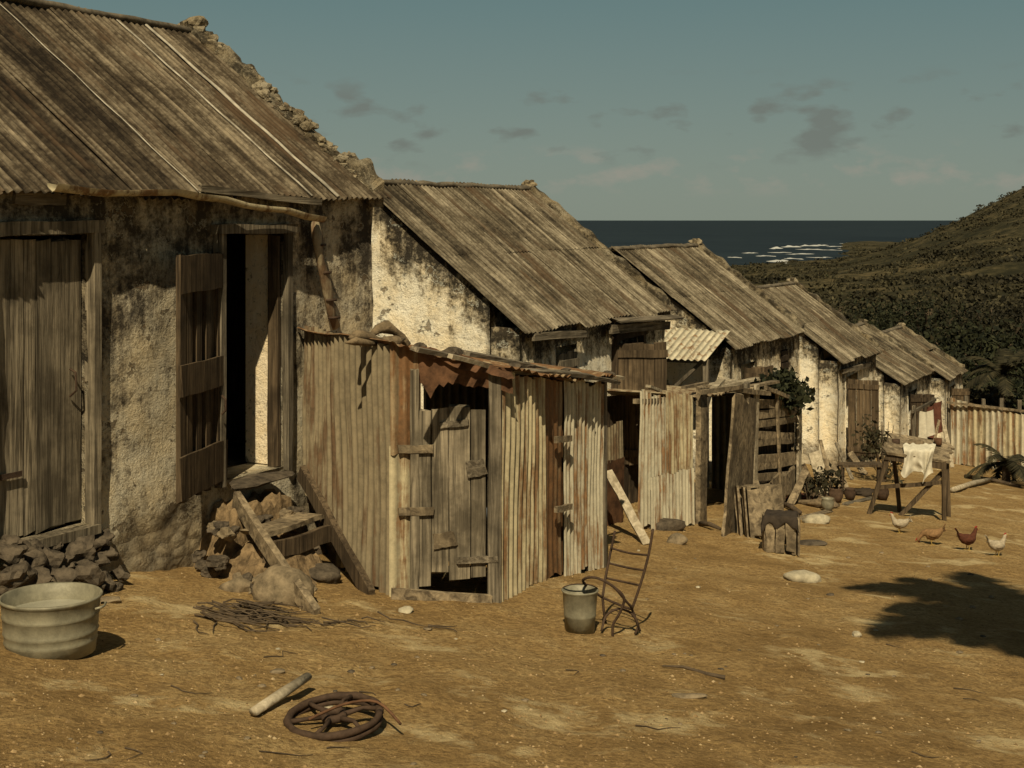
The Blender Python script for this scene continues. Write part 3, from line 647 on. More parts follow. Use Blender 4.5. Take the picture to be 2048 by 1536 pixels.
# ------------------------------------------------------------------ second shed
s2 = thing('corrugated_shed', 'low tin and plank shed with dark doorway in front of second cottage', 'shed', (9.8, -1.0, gpl(9.8, 1)), 'h')
def g2(s): return gs(s, 1.3)
mb = MB(); mb.corr(q(7.05, 1.28, g2(7.1)+.05), q(7.85, 1.3, g2(7.8)), q(7.83, 1.3, -1.92), q(7.1, 1.28, -1.76), .092, .015, .08, .03, 12, 31, 8, .12); part(mb, 'front_panel', 'tinl', s2, True)
mb = MB(); mb.corr(q(7.75, 1.33, g2(7.8)), q(8.55, 1.34, g2(8.5)), q(8.56, 1.33, -1.97), q(7.74, 1.31, -1.84), .092, .015, .08, .03, 12, 35, 8, .12); part(mb, 'front_panel', 'tin', s2, True)
mb = MB(); mb.corr(q(7.2, 1.36, g2(7.3)+.02), q(8.4, 1.38, g2(8.4)), q(8.42, 1.37, g2(8.4)+.62), q(7.22, 1.34, g2(7.3)+.56), .092, .015, .05, .03, 8, 33, 8, .12); part(mb, 'lower_panel', 'tinl', s2, True)
mb = MB(); mb.corr(q(6.75, .9, gs(7, .9)+.02), q(7.6, .9, gs(7.9, .9)), q(7.6, .9, -2.55), q(6.75, .9, -2.5), 1, 0, .03, .03, 6, 34); part(mb, 'rust_panel', 'rust', s2, True, 'rusted flat sheet low at the shed left side')
mb = MB(); mb.corr(q(6.8, .88, -2.55), q(7.6, .88, -2.55), q(7.6, .88, -2.15), q(6.8, .88, -2.2), .08, .01, .04); part(mb, 'dark_panel', 'tinb', s2, True)
for s, z, w in ((8.72, -1.9, .22), (10.35, -2.0, .10), (12.6, -2.45, .10)):
    bpart(s2, 'post', 'wn' if s < 9 else 'wg', q(s, 1.36, g2(s)-.1), q(s, 1.36, z), w, .06, (1, 0, 0))
gi = G(1502, 1052); go = G(1444, 1074); mb = MB(); n = 3
ti = at(1508, 806, gi.y+.12); to = at(1468, 802, go.y+.12)
for i in range(n):
    a = w2h(go.lerp(gi, (i+.5)/n)); b = w2h(to.lerp(ti, (i+.5)/n)); dd = w2h(gi)-w2h(go)
    mb.beam(a+V(0, 0, .02*i), b+V(0, 0, random.uniform(-.05, .03)), dd.length/n-.008, .03, dd, .85)
part(mb, 'door', 'wn', s2, label='leaning plank door swung out')
mb = MB()
for i in range(9):
    z = -2.26-i*.135; w_ = random.uniform(.085, .125); mb.beam(q(10.40+random.uniform(-.1, .1), 1.36, z+random.uniform(-.03, .03)), q(12.55+random.uniform(-.25, .1), 1.38, z-.22+random.uniform(-.06, .06)), w_, .025, (0, 0, 1))
part(mb, 'slat_wall', 'wn', s2)
bpart(s2, 'batten', 'wn', q(11.6, 1.41, g2(11.5)+.3), q(11.45, 1.41, -2.25), .06, .03, (1, 0, 0)); bpart(s2, 'batten', 'wl', q(10.5, 1.41, g2(10.4)), q(10.6, 1.41, -2.05), .13, .03, (1, 0, 0)); bpart(s2, 'batten', 'wl', q(12.45, 1.41, g2(12.4)), q(12.5, 1.41, -2.3), .14, .03, (1, 0, 0))
mb = MB(); planks(mb, q(10.6, 1.40, 0), (1, 0, 0), (0, -1, 0), 1.7, g2(12)+.0, g2(11)+.35, 7, .02, .12); part(mb, 'foot_boards', 'wn', s2)
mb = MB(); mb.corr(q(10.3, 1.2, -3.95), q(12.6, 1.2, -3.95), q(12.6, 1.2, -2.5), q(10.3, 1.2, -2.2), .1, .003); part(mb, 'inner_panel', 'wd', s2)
mb = MB(); mb.corr(q(8.6, 1.36, -1.95), q(10.6, 1.42, -2.10), q(10.6, .1, -2.16), q(8.6, .1, -2.02), .10, .014, .08, .10, 6, 43); mb.corr(q(10.5, 1.34, -2.12), q(12.7, 1.3, -2.42), q(12.7, .1, -2.46), q(10.5, .1, -2.2), .10, .014, .08, .12, 6, 42); rr = part(mb, 'roof', 'tinb', s2, True)
for (a, b, z0, z1, w) in ((8.5, 9.9, -1.92, -2.0, .05), (9.7, 11.0, -2.02, -2.2, .06), (10.9, 12.2, -2.12, -2.42, .05), (12.0, 12.9, -2.34, -2.4, .06)):
    bpart(rr, 'eave_board', 'wn', q(a, 1.43, z0), q(b, 1.45, z1), w, .04, (0, 0, 1))
for i in range(10):
    s = 8.6+i*.42; a = q(s, random.uniform(.6, 1.35), -1.77-.105*(s-7.2)+.02); bpart(rr, 'loose_board', 'wn' if i % 2 else 'wl', a, a+V(random.uniform(.4, .9), random.uniform(-.3, .3), random.uniform(-.14, .05)), random.uniform(.06, .12), .03, (0, 1, 0))
bpart(s2, 'top_rail', 'wn', q(7.0, 1.26, -1.86), q(8.7, 1.28, -2.02), .05, .04, (0, 0, 1))
mb = MB(); mb.corr(q(12.65, 1.3, g2(12.6)), q(12.65, .1, g2(12.6)), q(12.65, .1, -2.4), q(12.65, 1.3, -2.45), .1, .01); part(mb, 'end_panel', 'tinb', s2, True)
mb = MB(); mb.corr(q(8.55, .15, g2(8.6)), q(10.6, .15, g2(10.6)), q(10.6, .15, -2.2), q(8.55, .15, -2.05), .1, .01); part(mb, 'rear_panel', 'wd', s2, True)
mb = MB(); pb = q(9.05, 1.0, -2.95); mb.obox(pb, (.10, 0, 0), (0, .1, 0), (0, 0, .13)); mb.obox(pb+V(.0, 0, .15), (.11, 0, 0), (0, .11, 0), (0, 0, .018)); mb.obox(pb+V(0, 0, -.28), (.05, 0, 0), (0, .05, 0), (0, 0, .149))
solo(mb, 'box', 'cloth', 'small whitish box just inside the low shed doorway', 'box', pb, 'h')

pc = T(1565, 815, 1.30)
pl = thing('potted_plant', 'dark leafy plant in a tin standing on the low shed roof', 'plant', pc-V(0, 0, .15), 'h')
mb = MB(); mb.lathe(pc-V(0, 0, .10), [(0, 0), (.09, 0), (.12, .2), (.10, .2), (.09, .15), (0, .15)], 16); part(mb, 'pot', 'rust', pl, True)
mb = MB(); mb.leaves(pc+V(0, 0, .20), (.44, .44, .33), 1200, .052, 3, 18); part(mb, 'foliage', 'lfd', pl)
mb = MB(); mb.tube([pc+V(0, 0, -.05), pc+V(.03, 0, .1), pc+V(.1, 0, .25)], .015, 6); mb.tube([pc+V(0, 0, -.05), pc+V(-.08, .05, .2)], .012, 6); part(mb, 'stem', 'bark', pl)

# ------------------------------------------------------------------ washtub, bucket
c = G(102, 1302); zt = c.z
wt = thing('washtub', 'round galvanised washtub of water on the dirt at lower left', 'washtub', (c.x, c.y, zt))
prof = [(0, .012), (.235, .012), (.238, 0), (.245, .0), (.250, .06), (.256, .068), (.252, .078), (.256, .11), (.262, .118), (.258, .128), (.263, .20), (.268, .205), (.264, .215), (.272, .285), (.282, .292), (.284, .302), (.276, .308), (.268, .30), (.256, .20), (.243, .03), (0, .03)]
prof = [(a*.94, b*.98) for a, b in prof]
mb = MB(); mb.lathe(c, prof, 56); part(mb, 'tub', 'galv', wt, True)
mb = MB(); n = 40; mb.add([c+V(.2425*math.cos(2*math.pi*i/n), .2425*math.sin(2*math.pi*i/n), .212) for i in range(n)], [tuple(range(n))]); part(mb, 'water', 'water', wt)
mb = MB(); mb.tube([c+V(.252, -.06, .24), c+V(.278, -.05, .245), c+V(.282, 0, .24), c+V(.278, .05, .245), c+V(.252, .06, .24)], .007, 6); part(mb, 'handle', 'galv', wt, True)
c = G(1160, 1262)
bk = thing('bucket', 'old metal bucket beside the rusty chair frame', 'bucket', c)
mb = MB(); mb.lathe(c, [(0, .01), (.09, .01), (.092, 0), (.096, 0), (.104, .10), (.108, .105), (.106, .115), (.116, .26), (.124, .268), (.122, .278), (.114, .272), (.10, .12), (.092, .03), (0, .03)], 32); part(mb, 'pail', 'galv', bk, True)
mb = MB(); mb.tube([c+V(.122*math.cos(a), .02+.03*math.sin(a), .265+.035*math.sin(a)) for a in np.linspace(0, math.pi, 12)], .004, 6); part(mb, 'handle', 'iron', bk, True)

# ------------------------------------------------------------------ rusty chair frame
c = G(1240, 1270)
def cp(px, py, dy=0): return V((px-CX)/F*(c.y+dy), c.y+dy, -(py-HY)/F*(c.y+dy))
def smoothp(pts, n=4):
    out = []
    for i in range(len(pts)-1):
        a = pts[max(i-1, 0)]; b = pts[i]; d = pts[i+1]; e = pts[min(i+2, len(pts)-1)]
        for k in range(n):
            t = k/n; out.append(.5*((2*b)+(d-a)*t+(2*a-5*b+4*d-e)*t*t+(3*b-a-3*d+e)*t**3))
    out.append(pts[-1]); return out
ch = thing('chair_frame', 'bare rusty iron chair frame without a seat, leaning beside the bucket', 'chair', c)
mb = MB(); mb.tube(smoothp([cp(1230, 1062, .3), cp(1222, 1100, .3), cp(1212, 1150, .25), cp(1205, 1195, .2)]), .009, 8); mb.tube(smoothp([cp(1306, 1058, .0), cp(1297, 1110, .0), cp(1282, 1165, .0), cp(1264, 1218, .0)]), .009, 8)
for y in (1098, 1128, 1158): mb.tube(smoothp([cp(1228-(y-1065)*.18, y-2, .28), cp(1258, y+8, .18), cp(1302-(y-1062)*.26, y+12, 0)]), .0075, 6)
part(mb, 'backrest', 'iron', ch, True)
mb = MB(); mb.tube(smoothp([cp(1205, 1195, .2), cp(1180, 1178, .1), cp(1166, 1160, -.05), cp(1190, 1155, -.12), cp(1225, 1172, -.14), cp(1250, 1200, -.1), cp(1264, 1218, 0), cp(1235, 1208, .12), cp(1205, 1195, .2)]), .009, 8); part(mb, 'seat_ring', 'iron', ch, True)
for pts in ([(1205, 1195, .2), (1208, 1225, .2), (1212, 1250, .22)], [(1264, 1218, 0), (1272, 1240, .02), (1280, 1262, .05)], [(1225, 1172, -.14), (1248, 1195, -.12), (1240, 1225, -.1), (1226, 1250, -.08), (1226, 1278, -.06)], [(1203, 1262, -.05), (1212, 1232, 0), (1236, 1218, 0), (1262, 1226, 0), (1276, 1250, 0), (1270, 1268, 0)]):
    mb = MB(); mb.tube(smoothp([cp(*p) for p in pts]), .009, 8); part(mb, 'leg', 'iron', ch, True)

def stick(name, label, cat, a, b, w, th, mat, side=None, group=None, taper=1):
    mb = MB(); mb.beam(a, b, w, th, side, taper); return solo(mb, name, mat, label, cat, a, 'w', group)
a = G(1294, 1090); b = at(1216, 942, a.y+.55)
stick('plank', 'pale plank leaning against the tall tin shed right end', 'plank', a, b, .085, .03, 'wl', (1, 0, 0))
a = G(1385, 1040); b = at(1275, 850, 15.0)
mb = MB(); mid = a.lerp(b, .5)+V(-.12, 0, -.18); mb.tube(smoothp([a, a.lerp(mid, .5)+V(0, 0, -.03), mid, mid.lerp(b, .5)+V(-.03, 0, 0), b]), .014, 6); solo(mb, 'branch', 'bark', 'crooked thin branch propped on the low shed tin front', 'branch', a, 'w')
for i, (x0, y0, x1, y1, w, mt, lb_) in enumerate([(1615, 985, 1592, 852, .07, 'wl', 'narrow grey board leaning at the low shed right corner'), (1652, 1000, 1628, 905, .16, 'wl', 'short pale board leaning amid junk right of the low shed'), (1668, 990, 1640, 880, .05, 'wn', 'thin stick leaning amid junk right of the low shed'), (1790, 935, 1745, 852, .10, 'wl', 'pale board leaning near the fourth cottage doorway'), (1640, 1010, 1602, 930, .12, 'wb', 'dark broken board leaning low beside the leafy weed'), (1705, 960, 1672, 885, .06, 'wg', 'thin grey slat leaning behind the low bench'), (1520, 1060, 1502, 965, .20, 'wn', 'wide grey board leaning behind the tall crate'), (1690, 985, 1662, 925, .18, 'wn', 'broad short board propped at the low bench left end'), (1860, 925, 1878, 840, .06, 'wn', 'thin pole leaning by the pale hanging cloth'), (1905, 935, 1888, 850, .08, 'wl', 'pale plank leaning at the left end of the tin fence'), (1580, 1010, 1612, 940, .10, 'wn', 'tan board slanting right against the low shed corner'), (1730, 950, 1700, 905, .12, 'wn', 'small tan board standing behind the low bench'), (1600, 1040, 1660, 1022, .09, 'wn', 'flat board lying on dirt before the pale stone'), (1640, 960, 1655, 900, .05, 'wl', 'thin pale slat leaning right amid the junk'), (1690, 1010, 1745, 996, .08, 'wg', 'flat grey board lying on dirt before the low bench')]):
    a = G(x0, y0); Y = a.y+.4; stick('board', lb_, 'board', a+V(0, 0, .01), at(x1, y1, Y if y0-y1 > 30 else G(x1, y1).y), w, .025, mt, (1, 0, 0) if y0-y1 > 30 else (0, 1, 0))
for i, (x0, y0, x1, y1, w, lb_) in enumerate([(1905, 985, 1990, 962, .09, 'pale log lying on the ground before the tin fence'), (1930, 955, 2040, 975, .07, 'grey pole lying on the ground farther behind the pale log'), (1400, 1052, 1440, 1062, .05, 'short stick on the ground at the low shed doorway'), (1560, 1010, 1600, 1030, .06, 'short dark log on the ground behind the small crate')]):
    a = G(x0, y0)+V(0, 0, w/2); b = G(x1, y1)+V(0, 0, w/2); mb = MB(); mb.tube([a, a.lerp(b, .5)+V(0, 0, .02), b], [w/2, w*.55, w*.4], 8, 1, .3); solo(mb, 'log', 'wl' if i == 0 else 'bark', lb_, 'log', a, smooth=True)
potp = [(0, 0), (.075, 0), (.115, .10), (.12, .17), (.10, .22), (.115, .24), (.10, .24), (.09, .20), (.08, .02), (0, .02)]
for px, py, sc, mt, nm, lb_ in ((1672, 1005, .85, 'clay', 'clay_pot', 'dark clay pot left of the low bench'), (1700, 1000, .7, 'iron', 'iron_pot', 'small dark iron pot in front of the low bench'), (1655, 1022, .7, 'galv', 'tin_bucket', 'small pale tin bucket amid the junk before the weeds'), (1765, 1000, .8, 'iron', 'iron_pot', 'dark pot under the left end of the trestle table')):
    p = G(px, py); mb = MB(); mb.lathe(p, [(a*sc, b*sc) for a, b in potp], 20); solo(mb, nm, mt, lb_, 'pot', p, smooth=True)
for px, py, sx, mt, lb_ in ((1640, 1015, .16, 'sack', 'crumpled brown sack lying amid the junk right of the low shed'), (1720, 990, .14, 'dcloth', 'dark crumpled rag under the low bench'), (1600, 1000, .13, 'rcloth', 'reddish brown rag at the low shed right corner')):
    p = G(px, py); mb = MB(); mb.rock(p+V(0, 0, .04), sx, (1.5, 1, .5), px, 3, .7, 2); solo(mb, 'rag', mt, lb_, 'rag', p, smooth=True)

def crate(c, w, dpt, h, mat, ang, name, label, lean=0):
    r = thing(name, label, 'crate', c); R = Matrix.Rotation(ang, 3, 'Z') @ Matrix.Rotation(lean, 3, 'X')
    for sx, sy in ((-1, -1), (1, -1), (1, 1), (-1, 1)):
        bpart(r, 'post', mat, c+R@V(sx*(w/2-.02), sy*(dpt/2-.02), 0), c+R@V(sx*(w/2-.02), sy*(dpt/2-.02), h), .04, .04)
    for sy in (-1, 1):
        mb = MB()
        for i in range(3):
            x = w*((i+.5)/3-.5); mb.beam(c+R@V(x, sy*(dpt/2+.012), random.uniform(0, .04)), c+R@V(x, sy*(dpt/2+.012), h-random.uniform(0, .05)), w/3-.01, .018, (1, 0, 0))
        part(mb, 'side', mat, r)
    for sx in (-1, 1):
        mb = MB()
        for i in range(2):
            y = dpt*((i+.5)/2-.5); mb.beam(c+R@V(sx*(w/2+.012), y, 0), c+R@V(sx*(w/2+.012), y, h), dpt/2-.012, .018, (0, 1, 0))
        part(mb, 'side', mat, r)
    mb = MB(); mb.obox(c+R@V(0, 0, h-.01), R@V(w/2-.03, 0, 0), R@V(0, dpt/2-.03, 0), R@V(0, 0, .01)); part(mb, 'top', mat, r)
    return r
c1 = G(1532, 1085); crate(c1+V(0, .25, 0), .40, .28, .54, 'wn', .35, 'wooden_crate', 'tall weathered crate on end in front of the low shed', -.16)
c2 = G(1562, 1102); crate(c2, .30, .28, .36, 'wn', -.25, 'wooden_crate', 'small brown crate with dark rag over it by the low shed')
mb = MB(); n = 16; vs = []; Rr = Matrix.Rotation(-.25, 3, 'Z')
for j in range(n+1):
    for i in range(n+1):
        u = i/n*2-1; v = j/n*2-1; x = u*.20; y = v*.20
        dx = max(0, abs(x)-.155); dy = max(0, abs(y)-.16); z = .378-(dx+dy)*(2.0+2.2*noise.noise(V(u*2.5, v*2.5, 0)))
        x = max(-.175, min(.175, x)); y = max(-.175, min(.175, y))
        vs.append(c2+Rr@V(x*(1+.1*noise.noise(V(u*4, v*4, 3))), y*(1+.1*noise.noise(V(u*4, v*4, 6))), z+.012*noise.noise(V(u*5, v*5, 1))))
mb.add(vs, [(j*(n+1)+i, j*(n+1)+i+1, (j+1)*(n+1)+i+1, (j+1)*(n+1)+i) for j in range(n) for i in range(n)])
solo(mb, 'rag', 'dcloth', 'dark rag draped over the small brown crate', 'rag', c2+V(0, 0, .36), 'w', smooth=True)
c = G(1622, 1090); mb = MB(); mb.rock(c+V(0, 0, .02), .15, (1.1, .8, .2), 5, 3, .12); solo(mb, 'flat_stone', 'sd', 'dark flat disc of stone right of the small brown crate', 'stone', c, 'w')

# ------------------------------------------------------------------ work table and bench
c = G(1815, 1035); Yt = c.y
def tp(px, py, dy=0): return at(px, py, Yt+dy)
tb = thing('work_table', 'rough wooden trestle table in the yard with a white cloth on it', 'table', c)
mb = MB()
for i in range(4): mb.beam(tp(1768+4*i, 900-9*i, .0+i*.16), tp(1895+3*i, 920-9*i, .05+i*.16), .165, .035, (0, 1, .3))
part(mb, 'tabletop', 'wn', tb)
bpart(tb, 'apron', 'wb', tp(1770, 912, -.03), tp(1893, 932, 0), .09, .03, (0, 0, 1))
for (x0, y0, x1, y1, dy) in ((1775, 912, 1738, 1042, 0), (1888, 922, 1888, 1036, 0), (1885, 945, 1800, 1038, .1), (1785, 890, 1800, 1000, .55), (1893, 900, 1897, 1005, .55)):
    p = tp(x1, y1, dy); p.z = Hf(p.x, p.y)-.01
    bpart(tb, 'leg', 'wb', tp(x0, y0, dy), p, .05, .045, (1, 0, 0))
bpart(tb, 'brace', 'wb', tp(1755, 975, .05), tp(1885, 965, .05), .05, .03, (0, 0, 1))
for i, (x, y, dy, lb_) in enumerate(((1792, 892, .28, 'small dark tin at the left end of the trestle table'), (1876, 890, .42, 'rusty tin at the right end of the trestle table'))):
    mb = MB(); p = tp(x, y, dy); mb.lathe(p, [(0, 0), (.05, 0), (.055, .09), (.045, .09), (.04, .02), (0, .02)], 14); solo(mb, 'tin_can', 'rust' if i else 'iron', lb_, 'tin', p, smooth=True)
mb = MB(); p = tp(1830, 888, .40); mb.rock(p, .13, (1.5, .9, .35), 8, 3, .5, 2); solo(mb, 'bundle', 'sack', 'brown cloth bundle on the trestle table behind the white cloth', 'bundle', p, smooth=True)
mb = MB(); n = 26; vs = []
for j in range(n+1):
    for i in range(n+1):
        u = i/n; v = j/n; px = 1806+66*u+8*v*math.sin(u*5)+6*math.sin(u*9+v*4)*v; fold = (.05*math.sin(u*19+v*3)+.04*noise.noise(V(u*6, v*4, 2)))*v
        ln = 40+26*math.exp(-((u-.7)/.22)**2)+12*math.exp(-((u-.1)/.12)**2)+6*noise.noise(V(u*7, 0, 0))
        if v < .3: p = tp(px, 909-(.3-v)*40, (.3-v)*.72-.08)+V(0, 0, .05+.05*abs(noise.noise(V(u*5, v*9, 0))))
        else: p = tp(px, 909+(v-.3)/.7*ln, -.08+fold)+V(0, 0, .05)
        vs.append(p)
mb.add(vs, [(j*(n+1)+i, j*(n+1)+i+1, (j+1)*(n+1)+i+1, (j+1)*(n+1)+i) for j in range(n) for i in range(n)])
solo(mb, 'cloth', 'cloth', 'white cloth hanging over the front edge of the trestle table', 'cloth', tp(1835, 910), 'w', smooth=True)
c = G(1725, 985); Yt2 = c.y
def tq(px, py, dy=0): return at(px, py, Yt2+dy)
bn = thing('bench', 'low dark bench left of the trestle table', 'bench', c)
bpart(bn, 'seat', 'wb', tq(1678, 930, .15), tq(1765, 928, .15), .30, .035, (0, 1, 0))
for x in (1685, 1757):
    for dy in (.05, .25):
        p = tq(x, 985, dy); p.z = Hf(p.x, p.y); bpart(bn, 'leg', 'wd', tq(x, 932, dy), p, .05, .05, (1, 0, 0))

# ------------------------------------------------------------------ hens
def hen(px, py, yaw, sc, body, label, pose=0):
    c = G(px, py); r = thing('hen', label, 'hen', c, 'w', 'hens pecking in the yard')
    R = Matrix.Rotation(yaw, 3, 'Z')
    def X(p): return c+R@(Vector(p)*sc)
    hd = [(.10, 0, .215), (.128, 0, .262), (.14, 0, .298), (.158, 0, .312), (.172, 0, .308)] if pose == 0 else [(.13, 0, .17), (.165, 0, .13), (.19, 0, .085), (.205, 0, .06), (.212, 0, .045)]
    mb = MB(); mb.tube([X(p) for p in [(-.165, 0, .265), (-.14, 0, .24), (-.105, 0, .205), (-.06, 0, .175), (0, 0, .158), (.05, 0, .165), (.085, 0, .185)]+hd], [r_*sc for r_ in [.008, .032, .055, .076, .086, .080, .062, .043, .030, .026, .024, .010]], 14, 1.0); part(mb, 'body', body, r, True)
    mb = MB()
    for i in range(6):
        a = -.25+i*.1; mb.add([X((-.11, -.02, .20)), X((-.11, .02, .20)), X((-.20-.02*math.cos(i), a*.12+.01, .22+i*.022)), X((-.19, a*.12-.012, .235+i*.022))], [(0, 1, 2, 3)])
    part(mb, 'tail', body, r)
    for sy in (-1, 1):
        mb = MB(); mb.rock(X((-.02, sy*.072, .17)), .07*sc, (1.1, .35, .6), 3, 2, .05); part(mb, 'wing', body, r, True)
        mb = MB(); mb.tube([X((.0, sy*.035, .10)), X((.012, sy*.036, .05)), X((-.004, sy*.036, .004))], [.012*sc, .007*sc, .006*sc], 6)
        for a in (-.5, 0, .5, 3.1): mb.tube([X((-.004, sy*.036, .006)), X((-.004+.04*math.cos(a), sy*.036+.04*math.sin(a), .003))], .004*sc, 5)
        part(mb, 'leg', 'leg', r)
    h = Vector(hd[3]); fwd = (Vector(hd[4])-Vector(hd[2])).normalized(); up = V(-fwd.z, 0, fwd.x)
    mb = MB(); mb.tube([X(h+fwd*.015), X(h+fwd*.045-up*.004)], [.010*sc, .001], 6); part(mb, 'beak', 'leg', r)
    mb = MB()
    for i in range(4): mb.rock(X(h+up*.028-fwd*(.018-i*.01)), .009*sc, (1, .4, 1.5), i, 1, .1)
    mb.rock(X(h-up*.024+fwd*.014), .009*sc, (.7, .4, 1.3), 2, 1, .1); part(mb, 'comb', 'comb', r)
hen(1800, 1066, 2.6, .68, 'fw', 'pale hen standing just below the trestle table')
hen(1864, 1090, 2.9, .74, 'fb', 'light brown hen pecking between the pale and dark red hens', 1)
hen(1935, 1100, .3, .74, 'fr', 'dark red hen at right')
hen(1994, 1112, .3, .70, 'fw', 'pale hen nearest the right edge of the photo')

# ------------------------------------------------------------------ stones
RG = 'dark stones heaped below the shut plank door'
k = 0
for (px, py, r) in [(60, 1105, 24), (95, 1112, 26), (150, 1100, 36), (195, 1080, 24), (40, 1150, 28), (75, 1160, 26), (120, 1150, 28), (165, 1150, 34), (205, 1160, 20), (15, 1105, 26), (10, 1160, 28), (180, 1125, 22), (120, 1122, 18), (70, 1135, 20), (215, 1110, 20), (150, 1070, 16), (110, 1084, 18), (60, 1088, 18), (20, 1085, 20), (225, 1180, 16), (135, 1135, 16), (190, 1180, 18), (95, 1178, 20), (30, 1128, 18), (240, 1148, 16)]:
    t = .02+max(0, (py-1070))/460; p = T(px, py, t); w = P(p.x, t, p.z); rr_ = r/F*w.y
    w.z = max(w.z, Hf(w.x, w.y)+rr_*.15)
    mb = MB(); mb.rock(w, rr_*1.15, (1.1, .9, .8), k, 3, .45, 7); solo(mb, 'stone', 'sd', 'dark angular stone in the heap below the shut plank door', 'stone', w, 'w', RG); k += 1
def stone(px, py, r, mat, label, sq=(1, 1, .6), group=None, rough=.22, cut=5):
    global k; k += 1
    w = G(px, py); rr_ = r/F*w.y; mb = MB(); mb.rock(w+V(0, 0, rr_*sq[2]*.35), rr_, sq, k*1.7, 3, rough, cut)
    return solo(mb, 'stone', mat, label, 'stone', w, 'w', group, r > 15)
stone(566, 1200, 62, 'sm', 'large rounded tan boulder at the foot of the wooden steps', (1, .8, .82), rough=.15, cut=1)
stone(480, 1180, 38, 'sm', 'tan stone left of the large boulder', (1, .8, .6))
stone(640, 1160, 38, 'sd', 'low brown stone between steps and shed corner', (1.1, .8, .6))
stone(440, 1115, 36, 'sd', 'flat dark stone under the open door leaf', (1.3, .8, .5))
stone(400, 1095, 26, 'sd', 'dark stone at the wall foot left of the steps', (1.2, .8, .6))
stone(620, 1105, 36, 'sd', 'dark stone under the step riser', (1, .8, .7))
stone(222, 1205, 20, 'sm', 'small stone behind the washtub', (1.4, 1, .5))
stone(1335, 1058, 36, 'sd', 'rusty brown stone in front of the low shed tin', (1.1, .8, .55))
stone(1352, 1086, 24, 'sm', 'small grey stone right of leaning pale plank', (1, .9, .6))
stone(1312, 1040, 18, 'sp', 'small pale stone beside the low shed panel', (1.2, .9, .7))
stone(1365, 1035, 26, 'sp', 'longish pale stone touching the low shed post', (1.5, .8, .5))
stone(1608, 1162, 38, 'sp', 'broad pale stone alone on the dirt at right of centre', (1.1, .7, .42))
stone(1632, 1045, 26, 'sp', 'pale stone beyond the dark flat disc', (1.1, .8, .5))
stone(1380, 1392, 30, 'sm', 'flat pale rock nearly buried at lower right', (1.2, .6, .14))
stone(1712, 1272, 12, 'sp', 'tiny pale stone below the broad pale stone', (1, .8, .6))
stone(812, 1224, 16, 'sp', 'little pale stone before the tin shed door sill', (1, .8, .5))
stone(555, 1345, 16, 'sm', 'little pale stone above the rusty wheel', (1, .8, .4))
stone(652, 1424, 16, 'sp', 'pale stone lying within the rusty wheel', (1, .8, .8))
for i in range(90):
    px = random.uniform(60, 2000); py = random.uniform(1215, 1530) if i % 3 else random.uniform(1100, 1215)
    if px < 1250 and py < 1260: continue
    stone(px, py, random.uniform(2.5, 8), random.choice(['sm', 'sm', 'sd', 'sm', 'sp'][:4+(i % 4 == 0)]), 'small loose stone on the dirt yard', (1.1, .9, .5), 'loose small stones on the yard')
mb = MB(); bmv = [V(1, 0, 0), V(-1, 0, 0), V(0, 1, 0), V(0, -1, 0), V(0, 0, 1), V(0, 0, -.6)]; bf = [(0, 2, 4), (2, 1, 4), (1, 3, 4), (3, 0, 4), (2, 0, 5), (1, 2, 5), (3, 1, 5), (0, 3, 5)]
for i in range(14000):
    Y = 5.6+17*random.random()**1.6; X = random.uniform(-.42, .42)*Y; s, t = ST(X, Y)
    if t < .15: continue
    if noise.noise(V(X*.9, Y*.9, 3)) < -.1 and random.random() < .85: continue
    z = Hf(X, Y); r = random.uniform(.003, .009)*(1+.9*(random.random() < .10)); R = Matrix.Rotation(random.random()*6, 3, 'Z')
    mb.add([V(X, Y, z)+R@V(v.x*r*random.uniform(.7, 1.3), v.y*r*random.uniform(.6, 1.2), v.z*r*.7) for v in bmv], bf)
solo(mb, 'gravel', 'gravel', 'fine gravel strewn over the dirt yard', 'gravel', (0, 8, -2.4), kind='stuff')

def twigs(px0, px1, py0, py1, n, L, label, seed):
    random.seed(seed); mb = MB()
    for i in range(n):
        a = G(random.uniform(px0, px1), random.uniform(py0, py1)); an = random.gauss(-.15, .35); l = L*random.uniform(.4, 1)
        pts = []
        for j in range(5):
            x = a.x+math.cos(an)*l*j/4; y = a.y+math.sin(an)*l*j/4; an += random.gauss(0, .2); pts.append(V(x, y, Hf(x, y)+.012+.05*random.random()*(i % 3 == 0)))
        mb.tube(pts, [.006, .005, .005, .004, .002], 5)
    return solo(mb, 'twig_pile', 'bark', label, 'twigs', G((px0+px1)/2, (py0+py1)/2))
twigs(385, 520, 1208, 1250, 60, .55, 'pile of dry brown twigs left of the large boulder', 11)
twigs(600, 860, 1230, 1255, 8, .4, 'few thin dry twigs in front of the tin shed door', 12)
random.seed(5)
a = G(1325, 1335); b = G(1450, 1360); mb = MB(); mb.tube([a+V(0, 0, .01), a.lerp(b, .35)+V(0, .03, .02), a.lerp(b, .7)+V(0, -.02, .02), b+V(0, 0, .015)], [.005, .009, .012, .013], 7); solo(mb, 'stick', 'bark', 'dark dry stick lying on the dirt at lower right', 'stick', a)
for i in range(15):
    px = random.uniform(150, 1950); py = random.uniform(1260, 1520); a = G(px, py); an = random.uniform(-.6, .6); l = random.uniform(.08, .24); pts = []
    for j in range(5):
        x = a.x+math.cos(an)*l*j/4; y = a.y+math.sin(an)*l*j/4; an += random.gauss(0, .25); pts.append(V(x, y, Hf(x, y)+.006))
    mb = MB(); mb.tube(pts, [.004, .0035, .003, .0025, .0015], 5); solo(mb, 'twig', 'bark', 'thin dry twig lying on the dirt yard', 'twig', a, 'w', 'thin twigs on the dirt yard')

